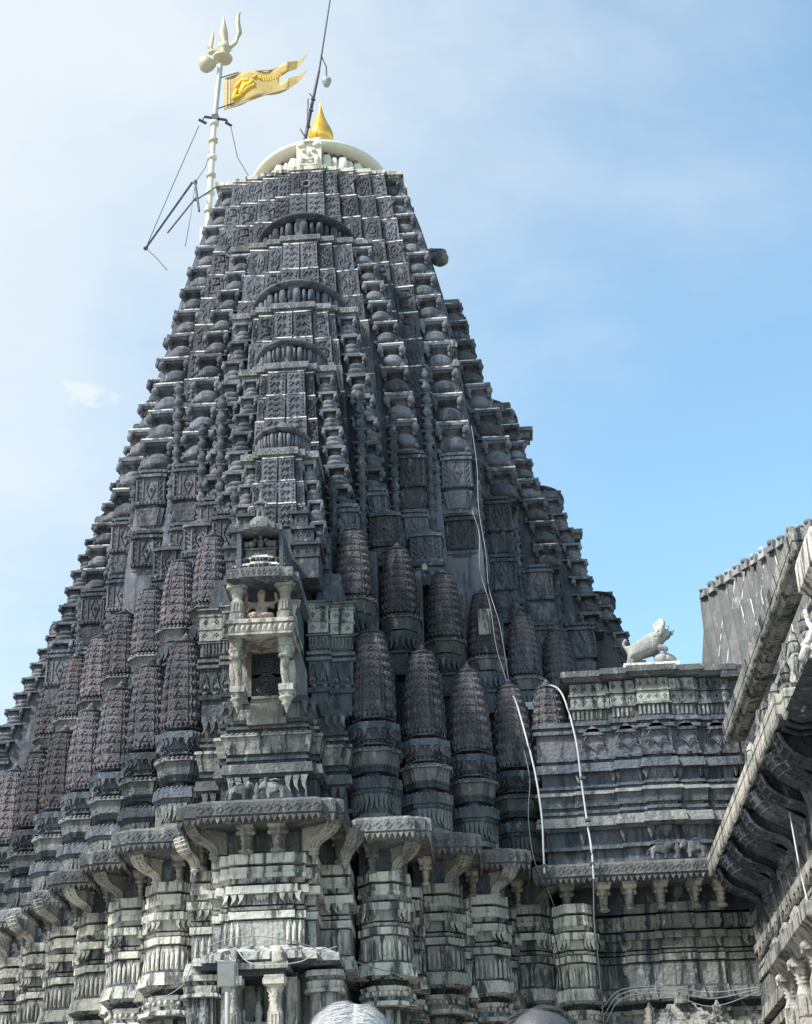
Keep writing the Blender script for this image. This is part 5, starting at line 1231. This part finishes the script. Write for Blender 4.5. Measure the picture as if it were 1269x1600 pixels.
tr.tube([(0, 0, 0), (.02, 0, .45), (-.04, 0, .75), (-.02, 0, 1.15), (-.02, 0, 1.5)], [.10, .12, .17, .08, .01], 8)
tr.tube([(.08, 0, .05), (.38, 0, .35), (.52, 0, .75), (.44, 0, 1.15), (.46, 0, 1.45), (.55, 0, 1.72)], [.09, .08, .08, .09, .06, .01], 8)
tr.tube([(-.08, 0, .0), (-.36, 0, .05), (-.46, 0, .22), (-.38, 0, .6), (-.36, 0, .9)], [.09, .10, .09, .055, .015], 8)
tr.ell((-.40, 0, .02), (.14, .1, .12))
put('trident', tr.mesh('trident', ['goldpaint']), fp, T(-3.40, PY, 39.45))
b = MB(); b.lathe([(-.34, .02), (-.28, .16), (-.10, .27), (.05, .29), (.07, .25)], 16); b.tube([(0, 0, .05), (.3, 0, .1)], .03, 6)
put('hanging_bell', b.mesh('hanging_bell', ['goldpaint']), fp, T(-3.92, PY-.05, 38.95, 0, 1, 0, .35))
# flag
fl = MB(); nx = 26; nz = 8; vs = []
def flagpt(t, s_):
    # t along, s across; swallow tail from t>.72
    x = 2.75*t; top = .62+.36*t**.7*1.15-(.12 if t > .72 else 0)*((t-.72)/.28); bot = -.78+1.35*t+(.05*t)
    return x, top, bot
front = []
for i in range(nx+1):
    t = i/nx*.80; zt = .55+.62*t-.25*max(0, t-.45); zb = -.72+.88*t
    for j in range(nz+1):
        s_ = j/nz; z = zb+(zt-zb)*s_; vs.append((2.62*t, .10*math.sin(t*11+s_*2)*min(1, t*4), z+.05*math.sin(t*9)*t))
fs = []
for i in range(nx):
    for j in range(nz):
        if i > nx*.84 and j in (3, 4): continue
        a = i*(nz+1)+j; fs.append((a, a+1, a+nz+2, a+nz+1))
fl.add(vs, fs, 0, True)
a = vs[nx*(nz+1)+nz]; c = vs[nx*(nz+1)+5]; fl.add([a, c, (a[0]+.62, 0, a[2]+.34), ((a[0]+.3), .03, a[2]+.13), (c[0]+.25, .03, c[2]+.16)], [(0, 1, 4, 3), (3, 4, 2)], 0)
a = vs[nx*(nz+1)+3]; c = vs[nx*(nz+1)+0]; fl.add([a, c, (a[0]+.62, 0, a[2]+.32), ((a[0]+.3), .03, a[2]+.12), (c[0]+.3, .03, c[2]+.22)], [(0, 1, 4, 3), (3, 4, 2)], 0)
flg = thing('swallowtail_flag', 'golden swallow-tailed flag with bright yellow emblem flying from the trident pole', 'flag', (-3.36, PY, 37.8))
o = put('flag_cloth', fl.mesh('flag_cloth', ['cloth']), flg, T(-3.36, PY, 37.75)); sd_ = o.modifiers.new('solid', 'SOLIDIFY'); sd_.thickness = .015
def flag_patch(pts, y=-.03):
    out = []
    for t, s_ in pts:
        zt = .55+.62*t-.25*max(0, t-.45); zb = -.72+.88*t; out.append((2.62*t, .10*math.sin(t*11+s_*2)*min(1, t*4)+y, zb+(zt-zb)*s_+.05*math.sin(t*9)*t))
    return out
b = MB()
for path, r in (([(.12, .30), (.16, .52), (.20, .40), (.25, .62), (.30, .45), (.36, .60)], .075), ([(.10, .28), (.20, .30), (.30, .40), (.38, .44)], .06), ([(.14, .62), (.22, .74), (.30, .66)], .05), ([(.36, .70), (.40, .82), (.44, .68)], .04), ([(.20, .34), (.26, .50), (.34, .52)], .09)):
    b.tube(flag_patch(path), r, 6)
for k in range(9): b.tube(flag_patch([(.45+.03*k, .80-.02*(k % 2)), (.46+.03*k, .62)]), .018, 4)
put('flag_emblem', b.mesh('flag_emblem', ['emblem']), flg, T(-3.36, PY, 37.75))
b = MB()
b.tube(flag_patch([(.0, .0), (.1, .01), (.3, .01), (.5, .01), (.8, .01)], -.01), .025, 5); b.tube(flag_patch([(0, 1), (.2, 1), (.4, 1), (.6, 1), (.8, 1)], -.01), .025, 5)
for tt in (.03, .07): b.tube(flag_patch([(tt, 0), (tt, .5), (tt, 1)], -.01), .02, 5)
put('flag_border', b.mesh('flag_border', ['goldpaint']), flg, T(-3.36, PY, 37.75))
b = MB(); b.tube([(-3.55, PY, 37.10), (-3.0, PY-.02, 37.28)], .022, 5); b.tube([(-3.50, PY, 38.35), (-2.9, PY-.02, 38.52)], .022, 5)
put('flag_arm', b.mesh('flag_arm', ['iron']), fp)
# steel stay frame beside the summit
sf = thing('stay_frame', 'thin dark steel stay frame with guy lines left of the tower summit', 'frame', (-4.6, PY, 32))
b = MB(); A = Vector((-5.70, PY, 31.83)); B = Vector((-3.55, 11.0, 31.1)); C_ = Vector((-4.22, PY, 34.22)); D = Vector((-3.95, 13.5, 32.0))
b.tube([A, B], .035, 6); b.tube([C_, (-3.7, 13, 31.6)], .035, 6); b.tube([(-4.85, PY-.9, 31.7), (-4.05, PY-.7, 33.1)], .028, 6); b.tube([(-4.1, PY-.6, 33.05), (-3.2, 13.6, 33.0)], .022, 6); b.ell(tuple(C_), (.07, .07, .1)); b.ell(tuple(A), (.08, .08, .07))
put('steel_bar', b.mesh('steel_bar', ['iron']), sf)
b = MB(); b.tube([A, (-4.95, PY, 34.1), (-4.15, PY, 36.45)], .014, 5); b.tube([A, (-5.0, 13.4, 30.3), (-4.1, 10.6, 27.9)], .014, 5)
b.tube([(-3.12, PY, 36.3), (-2.8, 14.4, 34.6), (-2.1, 12.6, 32.3)], .014, 5); b.tube([C_, (-3.9, PY, 34.8), (-3.75, PY, 35.6)], .012, 5); b.tube([(-4.22, PY, 34.1), (-4.35, PY, 32.8), (-4.2, 13.6, 30.8)], .012, 5)
put('guy_line', b.mesh('guy_line', ['cable']), sf)
# lightning rod and hanging camera
lr = thing('lightning_rod', 'thin dark rod leaning up past the gold pinnacle out of the top', 'rod', (-.38, 11.5, 32.9))
b = MB(); b.tube([(-.42, 11.5, 32.5), (-.12, 11.5, 34.3), (.06, 11.5, 35.3)], [.055, .05, .04], 8); b.tube([(.06, 11.5, 35.3), (.46, 11.5, 38.3), (.75, 11.5, 40.5)], [.03, .022, .015], 6)
b.tube([(-.30, 11.4, 32.9), (-.26, 11.4, 34.2)], .02, 5); b.tube([(-.5, 11.4, 33.1), (-.32, 11.4, 32.7)], .02, 5)
for z in (33.2, 33.8, 34.2): b.box(-.30+(z-33)*.15-.06, -.30+(z-33)*.15+.06, 11.42, 11.52, z, z+.05)
b.tube([(-.22, 11.42, 34.4), (-.12, 11.42, 34.25)], .02, 5)
put('rod', b.mesh('rod', ['iron']), lr)
hc = thing('hanging_camera', 'small grey dome camera hanging from an arm on the thin rod', 'camera', (.28, 11.5, 34.8))
b = MB(); b.tube([(.13, 11.5, 35.9), (.28, 11.5, 35.45), (.28, 11.5, 35.0)], .022, 6); put('arm', b.mesh('arm', ['iron']), hc)
b = MB(); b.lathe([(-.20, .02), (-.16, .08), (-.08, .11), (-.04, .13), (.06, .15), (.12, .10), (.18, .05)], 14); put('housing', b.mesh('housing', ['lamp']), hc, T(.28, 11.5, 34.88))

# ------------------------------------------------------------------ pipes, cables, floodlight
def curve(pts, n=6):
    P = [Vector(p) for p in pts]; P = [P[0]*2-P[1]]+P+[P[-1]*2-P[-2]]; out = []
    for i in range(1, len(P)-2):
        for k in range(n):
            t = k/n; out.append(.5*((2*P[i])+(P[i+1]-P[i-1])*t+(2*P[i-1]-5*P[i]+4*P[i+1]-P[i+2])*t*t+(3*P[i]-3*P[i+1]+P[i+2]-P[i-1])*t**3))
    out.append(P[-2]); return out
def pipe(name, pts, r, mat, label, cat, group=None):
    b = MB(); b.tube(curve(pts), r*.5, 6); o = put(name, b.mesh(name, [mat])); tag(o, label, cat, group); return o
b = MB()
p1 = thing('conduit', 'pale conduit pipe running down past the fourth lower spirelet, left of its twin', 'pipe', (4.7, 4.2, 9.3), 'conduit pipes beside the vestibule')
b.tube(curve([(4.42, 6.2, 13.55), (4.52, 5.6, 13.2), (4.68, 5.1, 12.2), (4.80, 4.9, 11.4), (4.86, 4.72, 10.5), (4.84, 4.58, 9.75), (4.83, 4.55, 9.35)]), .020, 8)
put('pipe', b.mesh('pipe', ['pipe']), p1)
p2 = thing('conduit', 'pale conduit pipe arching over the fifth lower spirelet, right of its twin', 'pipe', (5.75, 4.3, 9.3), 'conduit pipes beside the vestibule')
b = MB(); b.tube(curve([(5.05, 6.3, 13.68), (5.30, 5.9, 13.6), (5.50, 5.5, 13.2), (5.66, 5.2, 12.2), (5.70, 5.1, 11.3), (5.74, 4.95, 10.4), (5.76, 4.62, 9.75), (5.75, 4.55, 9.2)]), .020, 8)
put('pipe', b.mesh('pipe', ['pipe']), p2)
for p, x, y in ((p1, 4.84, 4.58), (p2, 5.75, 4.60)):
    for z in (9.5, 10.4, 11.3):
        b = MB(); b.box(-.05, .05, -.05, .06, -.025, .025); put('clamp', b.mesh('clamp', ['iron']), p, T(x-.02*(z > 11), y+(z-9.5)*.20, z))
pipe('hanging_cable', [(4.83, 4.55, 9.3), (4.9, 4.8, 8.6), (5.0, 5.0, 7.9), (5.05, 5.1, 7.2), (5.1, 5.0, 6.3)], .022, 'cable', 'black cable continuing down the wall below the left conduit', 'cable')
pipe('hanging_cable', [(5.75, 4.55, 9.25), (5.72, 4.95, 8.5), (5.74, 5.1, 7.8), (5.75, 5.15, 6.4)], .026, 'greycable', 'grey cable continuing down the wall below the right conduit', 'cable')
pipe('hanging_cable', [(3.85, 7.0, 18.3), (3.98, 6.8, 17.6), (3.95, 6.5, 16.6), (4.12, 6.2, 15.6), (4.2, 6.1, 14.6), (4.4, 6.1, 13.7)], .013, 'cord', 'thin pale cable dangling over the upper row of spirelets', 'cable')
pipe('hanging_cable', [(3.95, 7.2, 20.6), (4.02, 7.0, 19.4), (4.0, 6.7, 18.2), (4.1, 6.5, 17.0), (4.12, 6.2, 16.0), (4.3, 5.9, 15.0), (4.42, 6.1, 13.8)], .010, 'cord', 'thin pale cable trailing down the right shoulder of the tower', 'cable')
pipe('hanging_cable', [(4.62, 5.2, 12.0), (4.68, 4.9, 11.3), (4.60, 4.75, 10.5), (4.66, 4.6, 9.6), (4.9, 4.7, 9.0), (5.05, 4.9, 8.4), (4.9, 5.0, 8.0)], .014, 'greycable', 'thin grey wire looping beside the left conduit', 'cable')
pipe('strung_wire', [(-1.35, 1.0, 6.95), (-1.1, .6, 7.25), (-.7, .25, 7.42), (-.1, .1, 7.46), (.55, .15, 7.36), (1.2, .5, 7.18), (1.9, 1.5, 7.1), (2.6, 2.4, 7.05)], .016, 'greycable', 'grey wire strung across the front of the lower middle bay', 'cable')
pipe('strung_wire', [(-.35, -.1, 7.25), (-.1, -.2, 6.98), (.3, -.2, 6.93), (.7, -.1, 6.98), (.9, 0, 7.1), (1.25, .3, 7.28)], .018, 'pipe', 'pale wire sagging under the canopy of the lower niche', 'cable')
pipe('strung_wire', [(-2.6, 2.2, 6.7), (-2.0, 1.6, 6.75), (-1.5, 1.1, 6.85), (-1.1, .9, 7.1)], .018, 'greycable', 'grey wire running left from the niche canopy', 'cable')
for k, (dz, lab) in enumerate(((0, 'uppermost of the grey wires sagging in front of the right niche'), (.07, 'middle of the grey wires sagging in front of the right niche'), (.16, 'lowest of the grey wires sagging in front of the right niche'))):
    pipe('sagging_wire', [(5.75, 4.9, 6.9-dz*2), (6.1, 4.8, 7.18-dz), (6.9, 4.75, 7.20-dz*.8), (7.7, 4.7, 7.05-dz*1.6), (8.5, 4.0, 6.98-dz*.5)], .018, 'greycable', lab, 'cable')
pipe('wall_wire', [(8.62, 1.2, 9.0), (8.62, 1.0, 8.2), (8.6, .4, 7.6), (8.55, -.4, 7.2)], .018, 'cable', 'black wire hanging down the right hall wall', 'cable')
pipe('wall_pipe', [(8.45, -1.6, 8.6), (8.45, -1.8, 7.7), (8.45, -2.1, 7.0)], .03, 'pipe', 'short pale pipe against the right hall wall', 'pipe')
fl_ = thing('floodlight', 'grey rectangular floodlight on a pale post by the lower niche', 'floodlight', (-.56, -.35, 5.5))
b = MB(); b.box(-.13, .13, -.06, .06, -.22, .22, 0); b.box(-.06, .06, -.05, .05, -.32, -.22, 0); b.box(-.03, .03, -.03, .03, .22, .30, 0); put('housing', b.mesh('housing', ['lamp']), fl_, T(-.44, -.35, 6.80, .1, (1.1, 1, .9), .35))
b = MB(); b.box(-.11, .11, -.075, -.06, -.20, .16, 0); put('lamp_glass', b.mesh('lamp_glass', ['glass']), fl_, T(-.44, -.35, 6.80, .1, (1.1, 1, .9), .35))
b = MB(); b.tube([(-.43, -.3, 6.52), (-.43, -.25, 5.5), (-.43, -.2, .5)], .04, 8); put('post', b.mesh('post', ['pipe']), fl_)
b = MB()
for k in range(4): b.tube([(-.40, -.3, 7.1-.03*k), (-.33+.02*k, -.36, 6.95), (-.38+.04*k, -.33, 6.8-.05*k), (-.34, -.3, 6.6), (-.40, -.28, 6.3)], .012, 5)
put('lamp_lead', b.mesh('lamp_lead', ['pipe']), fl_)

# ------------------------------------------------------------------ two people standing close to the camera
def person(x, y, top, hair, shirt, label, rz=0, seedv=1, front_hair=0.0):
    z0 = .5; H = top-z0; k = H/1.75
    t = thing('person', label, 'person', (x, y, z0))
    m = T(x, y, z0, rz, k)
    V = [(0, 0, .95, .15, .11), (0, 0, 1.15, .14, .10), (0, 0, 1.36, .17, .11), (0, .01, 1.47, .07, .07), (0, 0, 1.53, .055, .055), (0, -.01, 1.60, .075, .085), (0, 0, 1.67, .082, .098), (0, .005, 1.735, .04, .05),
         (.18, 0, 1.40, .06), (.25, .02, 1.15, .045), (.26, -.05, .92, .035), (.26, -.07, .82, .035), (-.18, 0, 1.40, .06), (-.25, .02, 1.15, .045), (-.26, -.05, .92, .035), (-.26, -.07, .82, .035),
         (.10, 0, .86, .095), (.11, -.01, .48, .06), (.11, .01, .10, .04), (.11, -.14, .04, .04), (-.10, 0, .86, .095), (-.11, -.01, .48, .06), (-.11, .01, .10, .04), (-.11, -.14, .04, .04)]
    E_ = [(0, 1), (1, 2), (2, 3), (3, 4), (4, 5), (5, 6), (6, 7), (2, 8), (8, 9), (9, 10), (10, 11), (2, 12), (12, 13), (13, 14), (14, 15), (0, 16), (16, 17), (17, 18), (18, 19), (0, 20), (20, 21), (21, 22), (22, 23)]
    body = skin_thing('body', V, E_, 'skin', m, parent=t, sub=2)
    b = MB()                                   # face and fingers
    b.ell((0, -.105, 1.615), (.014, .02, .025)); b.ell((.08, 0, 1.615), (.012, .022, .032)); b.ell((-.08, 0, 1.615), (.012, .022, .032)); b.ell((0, -.088, 1.57), (.026, .012, .008))
    for s_ in (-1, 1):
        b.ell((s_*.032, -.088, 1.632), (.014, .01, .008))
        for q in range(4): b.tube([(s_*(.245+.008*0), -.095+.022*q, .80), (s_*.245, -.10+.022*q, .74), (s_*.235, -.09+.022*q, .70-.01*(q in (1, 2)))], .010, 6)
        b.tube([(s_*.25, -.11, .83), (s_*.235, -.135, .79), (s_*.23, -.14, .755)], .011, 6)
    put('face_and_fingers', b.mesh('face_and_fingers', ['skin']), t, m)
    V2 = [(0, 0, .92, .165, .125), (0, 0, 1.15, .155, .115), (0, 0, 1.37, .185, .125), (0, .005, 1.46, .085, .08), (.19, 0, 1.41, .075), (.25, .02, 1.18, .065), (-.19, 0, 1.41, .075), (-.25, .02, 1.18, .065)]
    skin_thing('shirt', V2, [(0, 1), (1, 2), (2, 3), (2, 4), (4, 5), (2, 6), (6, 7)], shirt, m, parent=t, sub=2)
    V3 = [(0, 0, .95, .155, .12), (.10, 0, .84, .105), (.11, -.01, .48, .08), (.11, .01, .09, .065), (-.10, 0, .84, .105), (-.11, -.01, .48, .08), (-.11, .01, .09, .065)]
    skin_thing('trousers', V3, [(0, 1), (1, 2), (2, 3), (0, 4), (4, 5), (5, 6)], 'trouser', m, parent=t, sub=2)
    # hair: a cap with combed strands
    b = MB(); rnd = random.Random(seedv); cx, cy, cz = 0, .008, 1.652; A_ = (.092, .106, .100)
    prof = []
    n = 12
    for j in range(n+1):
        a = pi/2*j/n*1.12; prof.append((A_[2]*math.cos(a), max(.003, math.sin(a))))
    b.lathe(list(reversed(prof)), 28, (cx, cy, cz), A_[0], A_[1])
    for i in range(3200):
        th = rnd.uniform(0, 2*pi); ph = math.acos(rnd.uniform(.0, 1)); 
        d = Vector((math.sin(ph)*math.cos(th), math.sin(ph)*math.sin(th), math.cos(ph)))
        p = Vector((cx+A_[0]*d.x, cy+A_[1]*d.y, cz+A_[2]*d.z))
        if p.y < -.07 and p.z < 1.70: continue
        tdir = Vector((.9*(1 if d.x > front_hair*0-.2 else -1), .25+rnd.uniform(-.3, .3), -.3))
        tdir = (tdir-d*tdir.dot(d)).normalized(); ln = rnd.uniform(.025, .05)
        q = p+tdir*ln*.5+d*rnd.uniform(.003, .006); r = p+tdir*ln+d*rnd.uniform(-.002, .004); sidev = tdir.cross(d)*.0008
        b.add([p-sidev, p+sidev, q+sidev, q-sidev, r], [(0, 1, 2, 3), (3, 2, 4)])
    put('hair', b.mesh('hair', [hair]), t, m @ T(0, 0, 1.652) @ Matrix.Rotation(front_hair, 4, 'X') @ T(0, 0, -1.652))
person(3.47, -23.25, 2.25, 'hairgrey', 'shirtA', 'person with short white-grey hair seen from the crown up, nearer the tower middle', pi, 3)
person(3.885, -23.12, 2.25, 'hairdark', 'shirtB', 'person with combed dark greying hair and bare forehead in front of the vestibule', .1, 5, -.55)
print('panels', npan[0])
